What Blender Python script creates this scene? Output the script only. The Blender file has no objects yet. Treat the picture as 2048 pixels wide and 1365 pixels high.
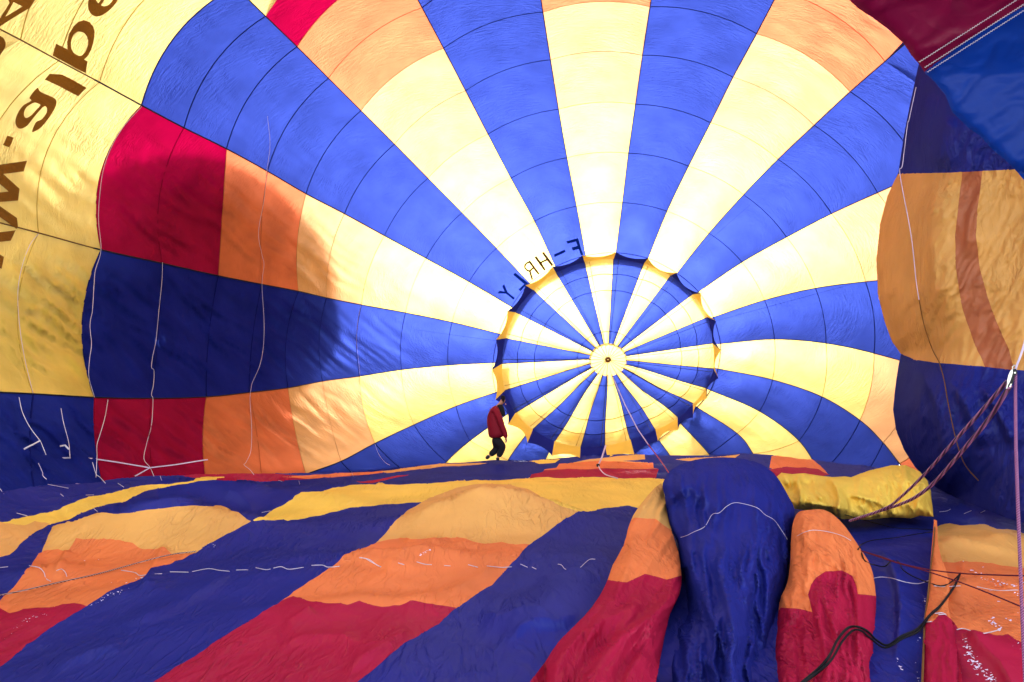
import bpy, bmesh, math, random
import numpy as np
from mathutils import Vector, geometry
random.seed(7); rng = np.random.default_rng(7)
R = math.radians
scene = bpy.context.scene
col = scene.collection

# ---------------------------------------------------------------- camera
PITCH = 5.5
CAM = np.array([0.0, 0.0, 1.6])
F = 2048 * 24 / 36.0
cd = bpy.data.cameras.new('camera'); cd.lens = 24; cd.sensor_width = 36; cd.clip_start = .05; cd.clip_end = 2000
co = bpy.data.objects.new('camera', cd); col.objects.link(co)
co.location = CAM; co.rotation_euler = (R(90 + PITCH), 0, 0)
scene.camera = co
# ---------------------------------------------------------------- light
SUN_EL, SUN_AZ = 22.0, 3.0          # azimuth from +Y, positive towards +X
sd = np.array([math.sin(R(SUN_AZ)) * math.cos(R(SUN_EL)), math.cos(R(SUN_AZ)) * math.cos(R(SUN_EL)), math.sin(R(SUN_EL))])
w = bpy.data.worlds.new('World'); scene.world = w; w.use_nodes = True
nt = w.node_tree; bg = nt.nodes['Background']
sky = nt.nodes.new('ShaderNodeTexSky'); sky.sky_type = 'NISHITA'; sky.sun_disc = False
sky.sun_elevation = R(SUN_EL); sky.sun_rotation = R(SUN_AZ)
hs = nt.nodes.new('ShaderNodeHueSaturation'); hs.inputs['Saturation'].default_value = .4     # thin bright haze in the sky
nt.links.new(sky.outputs[0], hs.inputs['Color']); nt.links.new(hs.outputs[0], bg.inputs[0]); bg.inputs[1].default_value = .13
sky.air_density = .7; sky.dust_density = 4.0; sky.ozone_density = .6
sl = bpy.data.lights.new('sun', 'SUN'); sl.energy = 5; sl.angle = R(3.5); sl.color = (1, .96, .9)
so = bpy.data.objects.new('sun', sl); col.objects.link(so)
so.rotation_euler = Vector(sd).to_track_quat('Z', 'Y').to_euler()
vs = scene.view_settings; vs.view_transform = 'Standard'; vs.look = 'None'; vs.gamma = 1; vs.use_curve_mapping = False
vs.exposure = 3.4
c = scene.cycles
c.use_denoising = True; c.max_bounces = 8; c.diffuse_bounces = 6; c.transmission_bounces = 4; c.glossy_bounces = 3
c.caustics_reflective = False; c.caustics_refractive = False; c.sample_clamp_indirect = 20

# ---------------------------------------------------------------- helpers
cp, sp = math.cos(R(PITCH)), math.sin(R(PITCH))
def ray(P):
    P = np.atleast_2d(np.asarray(P, float))
    x = (P[:, 0] - 1024) / F; u = (682.5 - P[:, 1]) / F
    return np.stack([x, cp - u * sp, sp + u * cp], 1)      # camera depth of 1
def at(P, t):
    return CAM + ray(P) * np.asarray(t, float).reshape(-1, 1)

_perm = rng.permutation(256); _perm = np.concatenate([_perm, _perm, _perm])
_grad = rng.normal(size=(256, 3)); _grad /= np.linalg.norm(_grad, axis=1)[:, None]
def perlin(P):
    P = np.asarray(P, float); i = np.floor(P).astype(int); f = P - i; i &= 255
    u = f * f * f * (f * (f * 6 - 15) + 10); out = 0
    for dx in (0, 1):
        for dy in (0, 1):
            for dz in (0, 1):
                h = _perm[_perm[_perm[(i[:, 0] + dx) & 255] + ((i[:, 1] + dy) & 255)] + ((i[:, 2] + dz) & 255)]
                g = _grad[h]; d = f - (dx, dy, dz)
                wt = (u[:, 0] if dx else 1 - u[:, 0]) * (u[:, 1] if dy else 1 - u[:, 1]) * (u[:, 2] if dz else 1 - u[:, 2])
                out = out + wt * (g * d).sum(1)
    return out * 1.4
def ridged(P): return (1 - np.minimum(1, np.abs(perlin(P)) * 2.4)) ** 1.3

C0 = np.array([1.0, 10.5, 4.5]); S0 = np.array([9.5, 13.0, 6.2])
def wall_t(P, clamp=True):
    d = ray(P); o = (CAM - C0) / S0; e = d / S0
    a = (e * e).sum(1); b = (e * o).sum(1); k = (o * o).sum() - 1
    t = (-b + np.sqrt(np.maximum(b * b - a * k, 0))) / a
    if not clamp: return t
    tz = np.where(d[:, 2] < -1e-4, (0.03 - CAM[2]) / np.minimum(d[:, 2], -1e-4), 1e9)
    return np.minimum(t, tz)

def tag(o, label=None, cat=None, group=None, kind=None):
    if label: o['label'] = label
    if cat: o['category'] = cat
    if group: o['group'] = group
    if kind: o['kind'] = kind
    return o
def empty(name, loc=(0, 0, 0)):
    o = bpy.data.objects.new(name, None); col.objects.link(o); o.location = loc; o.empty_display_size = .3
    return o
def link(name, verts, faces, mat, parent=None, smooth=True):
    me = bpy.data.meshes.new(name); me.from_pydata([tuple(v) for v in verts], [], [tuple(int(i) for i in f) for f in faces])
    if smooth: me.polygons.foreach_set('use_smooth', [True] * len(me.polygons))
    me.materials.append(mat); me.update()
    o = bpy.data.objects.new(name, me); col.objects.link(o)
    if parent is not None:
        o.parent = parent
        l = [0, 0, 0]; q = parent
        while q is not None: l = [l[i] + q.location[i] for i in range(3)]; q = q.parent
        o.location = (-l[0], -l[1], -l[2])
    return o

def inpoly(P, poly):
    P = np.atleast_2d(P); x, y = P[:, 0], P[:, 1]; r = np.zeros(len(P), bool); n = len(poly)
    for i in range(n):
        x1, y1 = poly[i]; x2, y2 = poly[(i + 1) % n]
        if y1 == y2: continue
        m = ((y1 > y) != (y2 > y)) & (x < (x2 - x1) * (y - y1) / (y2 - y1) + x1); r ^= m
    return r
def spline(pts, n=6, closed=False):
    p = [np.array(q, float) for q in pts]
    if closed: p = [p[-1]] + p + [p[0], p[1]]
    else: p = [2 * p[0] - p[1]] + p + [2 * p[-1] - p[-2]]
    out = []
    for i in range(1, len(p) - 2):
        for k in range(n):
            s = k / n; a, b, c_, d = p[i - 1], p[i], p[i + 1], p[i + 2]
            out.append(.5 * (2 * b + (c_ - a) * s + (2 * a - 5 * b + 4 * c_ - d) * s * s + (3 * b - a - 3 * c_ + d) * s ** 3))
    if not closed: out.append(p[-2])
    return np.array(out)
def densify(poly, step, closed=True):
    out = []; n = len(poly)
    for i in range(n if closed else n - 1):
        a = np.array(poly[i], float); b = np.array(poly[(i + 1) % n], float)
        k = max(1, int(np.linalg.norm(b - a) / step))
        for j in range(k): out.append(a + (b - a) * j / k)
    if not closed: out.append(np.array(poly[-1], float))
    return np.array(out)

def tessellate(polys, step, holes=False, rough=0.0):
    """polys painter ordered; the first is the outline. returns 2d verts, tris, owner."""
    V = []; faces = []
    for q in polys:
        d = densify(q, step)
        if rough:
            d = d + rough * np.stack([perlin(np.c_[d / 23., np.full(len(d), 3.3)]), perlin(np.c_[d / 23., np.full(len(d), 9.3)])], 1)
        faces.append(list(range(len(V), len(V) + len(d)))); V += [tuple(x) for x in d]
    allp = np.array(V); lo, hi = allp.min(0), allp.max(0)
    if holes != 'flat':
        xs = np.arange(lo[0], hi[0], step); ys = np.arange(lo[1], hi[1], step * .87)
        G = np.array([(x + (step / 2 if k % 2 else 0), y) for k, y in enumerate(ys) for x in xs])
        G = G + rng.normal(size=G.shape) * step * .12
        G = G[inpoly(G, polys[0])]
        V += [tuple(x) for x in G]
    r = geometry.delaunay_2d_cdt([Vector(v) for v in V], [], faces, 0, 1e-4)
    v2 = np.array([tuple(v) for v in r[0]]); tris = [tuple(t) for t in r[2]]; T = np.array(tris); ce = v2[T].mean(1)
    keep = inpoly(ce, polys[0]); own = np.zeros(len(T), int)
    for k, q in enumerate(polys[1:], 1):
        m = inpoly(ce, q); own[m] = k
        if holes: keep &= ~m
    return v2, [t for t, k in zip(tris, keep) if k], own[keep]
def split(v3, tris, own, names, mats, parent):
    res = {}
    own = np.array(own); T = np.array([list(t) for t in tris])
    for k in range(len(names)):
        t = T[own == k]
        if not len(t): continue
        u, inv = np.unique(t, return_inverse=True)
        res[k] = link(names[k], v3[u], inv.reshape(t.shape), mats[k], parent)
    return res

def tube(name, pts, r, mat, parent=None, sides=6, taper=None):
    pts = [np.array(p, float) for p in pts]; V = []; Fc = []; n = len(pts); up0 = np.array([.13, .21, .97])
    for i, p in enumerate(pts):
        d = pts[min(i + 1, n - 1)] - pts[max(i - 1, 0)]; d = d / (np.linalg.norm(d) + 1e-9)
        a = np.cross(d, up0); a /= np.linalg.norm(a) + 1e-9; b = np.cross(d, a)
        rr = r if taper is None else r * taper[i]
        for k in range(sides):
            q = 2 * math.pi * k / sides; V.append(p + rr * (math.cos(q) * a + math.sin(q) * b))
    for i in range(n - 1):
        for k in range(sides):
            k2 = (k + 1) % sides; Fc.append((i * sides + k, i * sides + k2, (i + 1) * sides + k2, (i + 1) * sides + k))
    Fc.append(tuple(range(sides))); Fc.append(tuple((n - 1) * sides + k for k in reversed(range(sides))))
    return link(name, V, Fc, mat, parent)

# ---------------------------------------------------------------- materials
def nodes_of(name):
    m = bpy.data.materials.new(name); m.use_nodes = True; n = m.node_tree.nodes; n.clear()
    return m, n, m.node_tree.links
def crumple(n, l, scale, stretch, dist, strength, rot=(.3, .5, .35)):
    tc = n.new('ShaderNodeTexCoord'); mp = n.new('ShaderNodeMapping'); mp.inputs['Scale'].default_value = stretch
    mp.inputs['Rotation'].default_value = rot
    l.new(tc.outputs['Object'], mp.inputs[0])
    wn = n.new('ShaderNodeTexNoise'); wn.inputs['Scale'].default_value = scale * .35; wn.inputs['Detail'].default_value = 2
    l.new(mp.outputs[0], wn.inputs['Vector'])
    wm = n.new('ShaderNodeVectorMath'); wm.operation = 'MULTIPLY_ADD'
    wm.inputs[1].default_value = (1.6 / scale,) * 3
    l.new(wn.outputs['Color'], wm.inputs[0]); l.new(mp.outputs[0], wm.inputs[2])
    tot = None
    for s, a in ((1, .62), (2.7, .26), (7.5, .06)):
        t = n.new('ShaderNodeTexNoise'); t.inputs['Scale'].default_value = scale * s; t.inputs['Detail'].default_value = 1.5
        l.new(wm.outputs[0], t.inputs['Vector'])
        m1 = n.new('ShaderNodeMath'); m1.operation = 'SUBTRACT'; m1.inputs[1].default_value = .5; l.new(t.outputs[0], m1.inputs[0])
        m2 = n.new('ShaderNodeMath'); m2.operation = 'ABSOLUTE'; l.new(m1.outputs[0], m2.inputs[0])
        m3 = n.new('ShaderNodeMath'); m3.operation = 'MULTIPLY_ADD'; m3.inputs[1].default_value = -4 * a
        l.new(m2.outputs[0], m3.inputs[0])
        if tot is None: m3.inputs[2].default_value = 1
        else: l.new(tot.outputs[0], m3.inputs[2])
        tot = m3
    vo = n.new('ShaderNodeTexVoronoi'); vo.inputs['Scale'].default_value = scale * 1.6; l.new(wm.outputs[0], vo.inputs['Vector'])
    m4 = n.new('ShaderNodeMath'); m4.operation = 'MULTIPLY_ADD'; m4.inputs[1].default_value = .5
    l.new(vo.outputs['Distance'], m4.inputs[0]); l.new(tot.outputs[0], m4.inputs[2])
    t = n.new('ShaderNodeTexNoise'); t.inputs['Scale'].default_value = scale * 1.4; t.inputs['Detail'].default_value = 2.5; t.inputs['Distortion'].default_value = .4
    l.new(wm.outputs[0], t.inputs['Vector'])
    k1 = n.new('ShaderNodeMath'); k1.operation = 'SUBTRACT'; k1.inputs[1].default_value = .52; l.new(t.outputs[0], k1.inputs[0])
    k2 = n.new('ShaderNodeMath'); k2.operation = 'ABSOLUTE'; l.new(k1.outputs[0], k2.inputs[0])
    k3 = n.new('ShaderNodeMath'); k3.operation = 'MULTIPLY_ADD'; k3.inputs[1].default_value = -14; k3.inputs[2].default_value = 1; k3.use_clamp = True; l.new(k2.outputs[0], k3.inputs[0])
    k4 = n.new('ShaderNodeMath'); k4.operation = 'MULTIPLY_ADD'; k4.inputs[1].default_value = .45; l.new(k3.outputs[0], k4.inputs[0]); l.new(m4.outputs[0], k4.inputs[2])
    mk = n.new('ShaderNodeTexNoise'); mk.inputs['Scale'].default_value = .9; mk.inputs['Detail'].default_value = 2; l.new(tc.outputs['Object'], mk.inputs['Vector'])
    mr = n.new('ShaderNodeMapRange'); mr.inputs[1].default_value = .38; mr.inputs[2].default_value = .62; mr.inputs[3].default_value = .12; mr.inputs[4].default_value = 1.15; l.new(mk.outputs[0], mr.inputs[0])
    k5 = n.new('ShaderNodeMath'); k5.operation = 'MULTIPLY'; l.new(k4.outputs[0], k5.inputs[0]); l.new(mr.outputs[0], k5.inputs[1]); k4 = k5
    bp = n.new('ShaderNodeBump'); bp.inputs['Strength'].default_value = strength; bp.inputs['Distance'].default_value = dist
    l.new(k4.outputs[0], bp.inputs['Height'])
    return bp, tc
PUFF = None
def fabric(name, refl, trans, scale=7, stretch=(1, 1, 1), dist=.02, strength=.6, gloss=.0, dirt=.12, rot=(.3, .5, .35)):
    m, n, l = nodes_of(name)
    bp, tc = crumple(n, l, scale, stretch, dist, strength, rot)
    vn = n.new('ShaderNodeTexNoise'); vn.inputs['Scale'].default_value = 1.3; vn.inputs['Detail'].default_value = 6
    l.new(tc.outputs['Object'], vn.inputs['Vector'])
    mr = n.new('ShaderNodeMapRange'); mr.inputs[1].default_value = .3; mr.inputs[2].default_value = .7
    mr.inputs[3].default_value = 1 - dirt; mr.inputs[4].default_value = 1 + dirt * .5; l.new(vn.outputs[0], mr.inputs[0])
    def shade(colr, node):
        v = n.new('ShaderNodeVectorMath'); v.operation = 'SCALE'; v.inputs[0].default_value = colr
        l.new(mr.outputs[0], v.inputs['Scale']); s = n.new(node); l.new(v.outputs[0], s.inputs['Color'])
        l.new(bp.outputs[0], s.inputs['Normal']); return s
    d = shade(refl, 'ShaderNodeBsdfDiffuse'); t = shade(trans, 'ShaderNodeBsdfTranslucent')
    a = n.new('ShaderNodeAddShader'); l.new(d.outputs[0], a.inputs[0]); l.new(t.outputs[0], a.inputs[1])
    g = n.new('ShaderNodeBsdfGlossy'); g.inputs['Roughness'].default_value = .42; g.inputs['Color'].default_value = (1, 1, 1, 1)
    l.new(bp.outputs[0], g.inputs['Normal'])
    mx = n.new('ShaderNodeMixShader'); mx.inputs[0].default_value = gloss
    l.new(a.outputs[0], mx.inputs[1]); l.new(g.outputs[0], mx.inputs[2])
    o = n.new('ShaderNodeOutputMaterial'); l.new(mx.outputs[0], o.inputs[0])
    return m
REF = dict(blue=(.013, .018, .165), yellow=(.80, .52, .075), amber=(.66, .33, .085), orange=(.68, .17, .05), red=(.33, .008, .036), overlap=(.42, .13, .055))
TRA = dict(blue=(.0062, .0112, .064), yellow=(.150, .121, .047), amber=(.15, .078, .040), orange=(.15, .038, .018), red=(.055, .0, .0065), overlap=(.05, .02, .01))
WALL = {k: fabric('nylon_' + k, tuple(x * .68 for x in REF[k]), TRA[k], dirt=.2, scale=7, stretch=(.4, 1.5, .4), dist=.03, strength=.38, gloss=0, rot=(0, 0, 0)) for k in REF}  # same cloth as the floor, reflectance lowered to deepen shade on the wall
FLOOR = {k: fabric('crumpled_nylon_' + k, REF[k], tuple(x * .35 for x in TRA[k]), scale=3.4, stretch=(1.9, .55, 1.2), dist=.022, strength=.8, gloss=.02) for k in REF}
DBL = {k: fabric('doubled_nylon_' + k, tuple(x * .9 for x in REF[k]), tuple(x * .16 for x in TRA[k]), scale=5, dist=.01, strength=.3, gloss=0) for k in REF}
SEAM = {k: fabric('seam_nylon_' + k, tuple(x * .55 for x in REF[k]), tuple(x * .34 for x in TRA[k]), scale=5.0, dist=.002, strength=.1, gloss=0) for k in REF}
PUFF = {k: fabric('layered_nylon_' + k, REF[k], tuple(x * .05 for x in TRA[k]), scale=3.2, stretch=(2.4, .7, .6), dist=.03, strength=.7, gloss=.012) for k in REF}
SIDE = {k: fabric('side_nylon_' + k, tuple(x * .85 for x in REF[k]), tuple(x * .05 for x in TRA[k]), scale=2.6, stretch=(2.4, 2.4, .5), dist=.035, strength=.55, gloss=.01, rot=(.5, -.3, .2)) for k in REF}  # same cloth again, darkened to keep the sagging wall in shade
PRINT = fabric('printed_brown_nylon', (.15, .065, .012), (.075, .034, .006), scale=5, stretch=(1, 1, .55), dist=.016, strength=.5)
PRINTB = fabric('printed_blue_nylon', (.003, .015, .12), (.0014, .012, .07), scale=5, dist=.005, strength=.3)
PRINTD = fabric('printed_dark_nylon', (.03, .015, .004), (.006, .003, .001), scale=5, dist=.005, strength=.3)
def plain(name, colr, rough=.6, metal=0, bump=0, bscale=200):
    m, n, l = nodes_of(name); b = n.new('ShaderNodeBsdfPrincipled'); b.inputs['Base Color'].default_value = (*colr, 1)
    b.inputs['Roughness'].default_value = rough; b.inputs['Specular IOR Level'].default_value = .5 if metal else .15; b.inputs['Metallic'].default_value = metal
    if bump:
        t = n.new('ShaderNodeTexNoise'); t.inputs['Scale'].default_value = bscale; tc = n.new('ShaderNodeTexCoord'); l.new(tc.outputs['Object'], t.inputs['Vector'])
        bp = n.new('ShaderNodeBump'); bp.inputs['Strength'].default_value = bump; bp.inputs['Distance'].default_value = .005
        l.new(t.outputs[0], bp.inputs['Height']); l.new(bp.outputs[0], b.inputs['Normal'])
    o = n.new('ShaderNodeOutputMaterial'); l.new(b.outputs[0], o.inputs[0]); return m
TAPE = plain('dark_load_tape', (.008, .008, .015)); WHITE = plain('white_thread', (.55, .48, .52)); STRAP = plain('pale_strap', (.55, .45, .58))
BROWNT = plain('ochre_load_tape', (.14, .06, .01)); BLACKR = plain('black_rubber_cable', (.004, .0045, .006), .75)
DKRED = plain('dark_red_cord', (.09, .008, .02)); STEEL = plain('brushed_steel', (.6, .58, .52), .35, .9); BLKP = plain('black_plastic', (.01, .01, .012), .35)
REDC = plain('red_cord', (.3, .02, .04)); SNOW = plain('frost', (.75, .68, .85), .5, 0, .5, 60)
def braid(name, a, b, scale):
    m, n, l = nodes_of(name); tc = n.new('ShaderNodeTexCoord'); mp = n.new('ShaderNodeMapping'); mp.inputs['Rotation'].default_value = (.6, .5, .2)
    l.new(tc.outputs['Object'], mp.inputs[0])
    wv = n.new('ShaderNodeTexWave'); wv.inputs['Scale'].default_value = scale; wv.bands_direction = 'Z'; wv.inputs['Distortion'].default_value = .6
    l.new(mp.outputs[0], wv.inputs['Vector'])
    cr = n.new('ShaderNodeValToRGB'); cr.color_ramp.elements[0].color = (*a, 1); cr.color_ramp.elements[1].color = (*b, 1)
    cr.color_ramp.elements[0].position = .35; cr.color_ramp.elements[1].position = .6
    l.new(wv.outputs['Fac'], cr.inputs[0]); bs = n.new('ShaderNodeBsdfPrincipled'); bs.inputs['Roughness'].default_value = .6
    l.new(cr.outputs[0], bs.inputs['Base Color']); bp = n.new('ShaderNodeBump'); bp.inputs['Distance'].default_value = .004
    l.new(wv.outputs['Fac'], bp.inputs['Height']); l.new(bp.outputs[0], bs.inputs['Normal'])
    o = n.new('ShaderNodeOutputMaterial'); l.new(bs.outputs[0], o.inputs[0]); return m
PINKR = braid('pink_braided_rope', (.20, .05, .14), (.36, .12, .26), 55)
PURPR = braid('dark_pink_braided_rope', (.02, .008, .03), (.36, .12, .25), 26)
WINE = fabric('thick_wine_nylon', (.12, .002, .022), (.018, .0, .004), scale=3, dist=.01, strength=.35, gloss=.01)
NBLUE = fabric('thick_blue_nylon', (.001, .02, .17), (.0005, .006, .04), scale=3, dist=.01, strength=.35, gloss=.01)

# ---------------------------------------------------------------- ground
def ground():
    m, n, l = nodes_of('frosty_grass'); tc = n.new('ShaderNodeTexCoord')
    t = n.new('ShaderNodeTexNoise'); t.inputs['Scale'].default_value = 3; t.inputs['Detail'].default_value = 8; l.new(tc.outputs['Object'], t.inputs['Vector'])
    cr = n.new('ShaderNodeValToRGB'); cr.color_ramp.elements[0].color = (.16, .19, .15, 1); cr.color_ramp.elements[1].color = (.55, .57, .58, 1)
    l.new(t.outputs[0], cr.inputs[0]); b = n.new('ShaderNodeBsdfPrincipled'); b.inputs['Roughness'].default_value = .9; l.new(cr.outputs[0], b.inputs['Base Color'])
    o = n.new('ShaderNodeOutputMaterial'); l.new(b.outputs[0], o.inputs[0])
    s = 900; g = link('ground', [(-s, -s, -.01), (s, -s, -.01), (s, s, -.01), (-s, s, -.01)], [(0, 1, 2, 3)], m, None, False)
    tag(g, 'frosty grass field under the balloon', None, None, 'structure')
ground()

# ---------------------------------------------------------------- envelope: seams running out from the crown, with their ring crossings
CR = np.array([1217., 720.])
seams = [
 [(1171,512),(1153,413),(1134,316),(1117,219),(1101,120),(1086,25),(1072,-70),(1059,-160)],            # A
 [(1232,506),(1245,406),(1257,307),(1271,209),(1285,111),(1300,14),(1315,-82),(1330,-175)],
 [(1296,517),(1334,423),(1377,333),(1421,246),(1466,155),(1513,68),(1558,-18),(1602,-105)],
 [(1354,547),(1418,467),(1487,390),(1556,319),(1628,251),(1700,184),(1770,123),(1840,62)],
 [(1397,584),(1484,525),(1573,475),(1663,428),(1755,386),(1845,347),(1935,308)],
 [(1427,635),(1529,601),(1631,577),(1731,564),(1830,556),(1925,552),(2020,552)],
 [(1441,688),(1549,679),(1652,687),(1748,707),(1845,738),(1930,790),(1990,850)],
 [(1436,738),(1545,760),(1644,794),(1720,841),(1766,886),(1799,928),(1835,975)],
 [(1421,781),(1519,823),(1598,882),(1640,948),(1672,1010),(1700,1060)],
 [(1394,815),(1474,867),(1506,908),(1530,955),(1550,1010)],
 [(1361,847),(1418,909),(1442,955),(1460,1010)],
 [(1317,880),(1345,920),(1365,965),(1380,1010)],
 [(1270,900),(1283,940),(1292,975),(1300,1010)],
 [(1216,908),(1218,945),(1220,980),(1220,1010)],
 [(1160,905),(1155,940),(1150,980),(1147,1010)],
 [(1105,892),(1090,922),(1078,965),(1068,1010)],
 [(1058,862),(1016,921),(1000,965),(985,1010)],
 [(1016,828),(940,882),(893,924),(855,970),(820,1020),(760,1060),(690,1090),(600,1110),(500,1120),(380,1130),(230,1140),(60,1150)],
 [(992,785),(912,813),(828,850),(750,887),(682,923),(612,949),(525,985),(420,1000),(318,1002),(216,1000),(75,1010),(-70,1020)],
 [(986,726),(896,731),(803,740),(719,753),(645,763),(576,776),(499,785),(413,794),(303,797),(189,795),(67,788),(-60,782),(-190,772)],
 [(998,668),(904,645),(811,626),(723,610),(653,596),(597,583),(524,569),(437,552),(325,527),(202,500),(77,466),(-60,430),(-200,390)],
 [(1023,614),(938,564),(852,517),(769,472),(689,428),(612,388),(535,343),(453,298),(368,256),(283,211),(199,165),(118,122),(41,80),(-40,38)],
 [(1059,567),(993,497),(924,426),(856,357),(789,289),(722,222),(657,157),(594,94),(531,33),(470,-27),(410,-88),(345,-150),(280,-215),(215,-280)],
 [(1111,534),(1069,443),(1022,357),(976,269),(931,182),(887,97),(844,16),(800,-68),(756,-150)],
]
NS = 24
STACK = ['yellow', 'yellow', 'yellow', 'amber', 'amber', 'orange', 'orange', 'red', 'red', 'yellow', 'yellow', 'yellow', 'yellow', 'yellow']
def gore_colour(k, j):
    if k % 2 == 1:
        if k == 21 and j >= 9: return 'yellow'      # X-Y gore
        if k == 19 and j >= 9: return 'yellow'      # V-W gore
        return 'blue'
    if k == 18 and j >= 9: return 'blue'
    if k == 22 and j >= 9: return 'yellow'
    return STACK[j]
# gore k lies between seam k and k+1 ; gore 0 = A-B yellow
BUL = {(18, 4): .02, (18, 5): .02, (18, 6): -.02, (18, 8): .05, (20, 7): 0.0, (20, 6): .03, (20, 5): .05, (20, 9): .14, (20, 10): .14, (19, 7): .03, (19, 8): -.01, (19, 6): .03}
def bulge(k, j):
    if (k, j) in BUL: return BUL[(k, j)]
    if k in (9, 10, 11, 12, 13, 14, 15, 16): return .01
    if k == 18: return .05
    return .03 + .0085 * j
def seam_at(k, v):
    s = seams[k % NS]; i = int(min(max(math.floor(v), 0), len(s) - 2)); f = v - i
    g = lambda q: np.array(s[q], float) if 0 <= q < len(s) else (2 * np.array(s[0], float) - np.array(s[1], float) if q < 0 else 2 * np.array(s[-1], float) - np.array(s[-2], float))
    a, b, c_, d = g(i - 1), g(i), g(i + 1), g(i + 2)
    return .5 * (2 * b + (c_ - a) * f + (2 * a - 5 * b + 4 * c_ - d) * f * f + (3 * b - a - 3 * c_ + d) * f ** 3)
def gore_px(k, u, v):
    A, B = seam_at(k, v), seam_at(k + 1, v); ch = B - A; nrm = np.array([-ch[1], ch[0]]); mid = (A + B) / 2
    if (nrm * (mid - CR)).sum() < 0: nrm = -nrm
    j = max(v, 0); j0 = int(j); b = bulge(k, j0) * (1 - (j - j0)) + bulge(k, j0 + 1) * (j - j0)
    return A + ch * u + nrm * b * 4 * u * (1 - u)
SLACK = [(350, 610, 200, 110, .7), (330, 420, 190, 120, .9), (110, 620, 120, 130, 1.2), (430, 720, 230, 90, .8), (420, 880, 260, 60, 1.1), (100, 870, 140, 90, 1.3), (620, 560, 60, 130, .7), (760, 700, 90, 60, .5),
         (1250, 880, 220, 50, .5), (1560, 800, 90, 120, .35), (1720, 880, 90, 60, .4), (1650, 60, 150, 80, .35)]
def wall_disp(P):
    P = np.atleast_2d(P); m = np.zeros(len(P)) + .10
    for x, y, sx, sy, a in SLACK: m += a * np.exp(-((P[:, 0] - x) / sx) ** 2 - ((P[:, 1] - y) / sy) ** 2)
    th = R(38); al = P[:, 0] * math.cos(th) + P[:, 1] * math.sin(th); ac = -P[:, 0] * math.sin(th) + P[:, 1] * math.cos(th)
    ac = ac + 14 * perlin(np.c_[P / 90., np.full(len(P), 1.7)])
    f = ridged(np.c_[al / 170., ac / 22., np.full(len(P), .5)]) * .7 + ridged(np.c_[al / 90., ac / 9., np.full(len(P), 7.5)]) * .3
    # the dent where the neighbouring balloon leans on the fabric
    return m * .26 * f
def wall_depth(P, u=None):
    t = wall_t(P)
    if u is not None: t = t * (1 + .016 * 4 * u * (1 - u) - 0.0)
    t = t - wall_disp(P) * (1 if u is None else np.minimum(1, 6 * u * (1 - u)))
    return t
env = tag(empty('balloon_envelope', (1, 20, 0)), 'inflated balloon envelope seen from inside, blue, yellow, orange and red panels round the crown', 'balloon')
NU, NV = 16, 10
panels = {}
outer = {}
for k in range(NS):
    n = min(len(seams[k]), len(seams[(k + 1) % NS])) - 1
    for j in range(n):
        NU, NV = (34, 20) if (k in (18, 19, 20, 21) and j >= 2) else (16, 10)
        nv = NV if not (j == 0) else NV + 2
        v0 = j
        px = []; us = []
        for a in range(nv + 1):
            for b in range(NU + 1):
                v = v0 + (j + 1 - v0) * a / nv; u = b / NU; px.append(gore_px(k, u, v)); us.append(u)
        px = np.array(px); us = np.array(us); tt = wall_depth(px, us)
        if j == 0: tt = tt - wall_t(px) * .016 * 4 * us * (1 - us) * np.repeat(np.clip(1 - np.arange(nv + 1) / 6, 0, 1), NU + 1)
        P3 = at(px, tt)
        fs = [(a * (NU + 1) + b, a * (NU + 1) + b + 1, (a + 1) * (NU + 1) + b + 1, (a + 1) * (NU + 1) + b) for a in range(nv) for b in range(NU)]
        vis = (px[:, 0] > -5) & (px[:, 0] < 2053) & (px[:, 1] > -5) & (px[:, 1] < 965)
        if vis.sum() < 6:
            O_ = outer.setdefault(gore_colour(k, j), ([], [])); o0 = len(O_[0]); O_[0].extend(P3); O_[1].extend([tuple(q + o0 for q in f) for f in fs]); continue
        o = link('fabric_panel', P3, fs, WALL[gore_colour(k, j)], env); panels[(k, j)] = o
        # the sewn seam along its outer ring, a sub-part
        if j < n - 1:
            q = np.array([gore_px(k, b / 14, j + 1) for b in range(15)]); t = wall_depth(q, np.arange(15) / 14.) - .03
            sc = .011 if gore_colour(k, j) == 'blue' else .0075
            tube('seam', at(q, t), sc, SEAM[gore_colour(k, j)], o, 4)
# continuation of the envelope round the opening, outside the frame (the wall the light comes through)
for k in list(range(20, 24)) + list(range(0, 6)):
    A, B = seams[k][-1], seams[(k + 1) % NS][-1]
    n = min(len(seams[k]), len(seams[(k + 1) % NS])) - 1
    px = []
    for a in range(7):
        for b in range(5):
            p = gore_px(k, b / 4, n); px.append(CR + (p - CR) * (1 + .22 * a))
    px = np.array(px); O_ = outer.setdefault('yellow' if 20 <= k <= 22 else 'blue', ([], [])); o0 = len(O_[0]); O_[0].extend(at(px, wall_t(px)))
    O_[1].extend([tuple(q + o0 for q in (a * 5 + b, a * 5 + b + 1, (a + 1) * 5 + b + 1, (a + 1) * 5 + b)) for a in range(6) for b in range(4)])
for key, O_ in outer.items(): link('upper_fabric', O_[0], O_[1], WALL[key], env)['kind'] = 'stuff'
for k in range(NS):
    n = len(seams[k]) - 1
    vmax = n
    q = np.array([seam_at(k, v) for v in np.linspace(-.05, vmax, vmax * 6)])
    q = q[(q[:, 0] > -60) & (q[:, 0] < 2100) & (q[:, 1] > -60) & (q[:, 1] < 990)]
    t = wall_depth(q, np.zeros(len(q))) - .03
    yl = q[:, 0] < 206
    if k in (20, 21) and yl.any():
        tube('load_tape', at(q[yl], t[yl]), .013, BROWNT, env, 5); yl = q[:, 0] < 178; tube('load_tape', at(q[~yl], t[~yl]), .016, TAPE, env, 5)
    else: tube('load_tape', at(q, t), .012, TAPE, env, 5)
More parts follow.
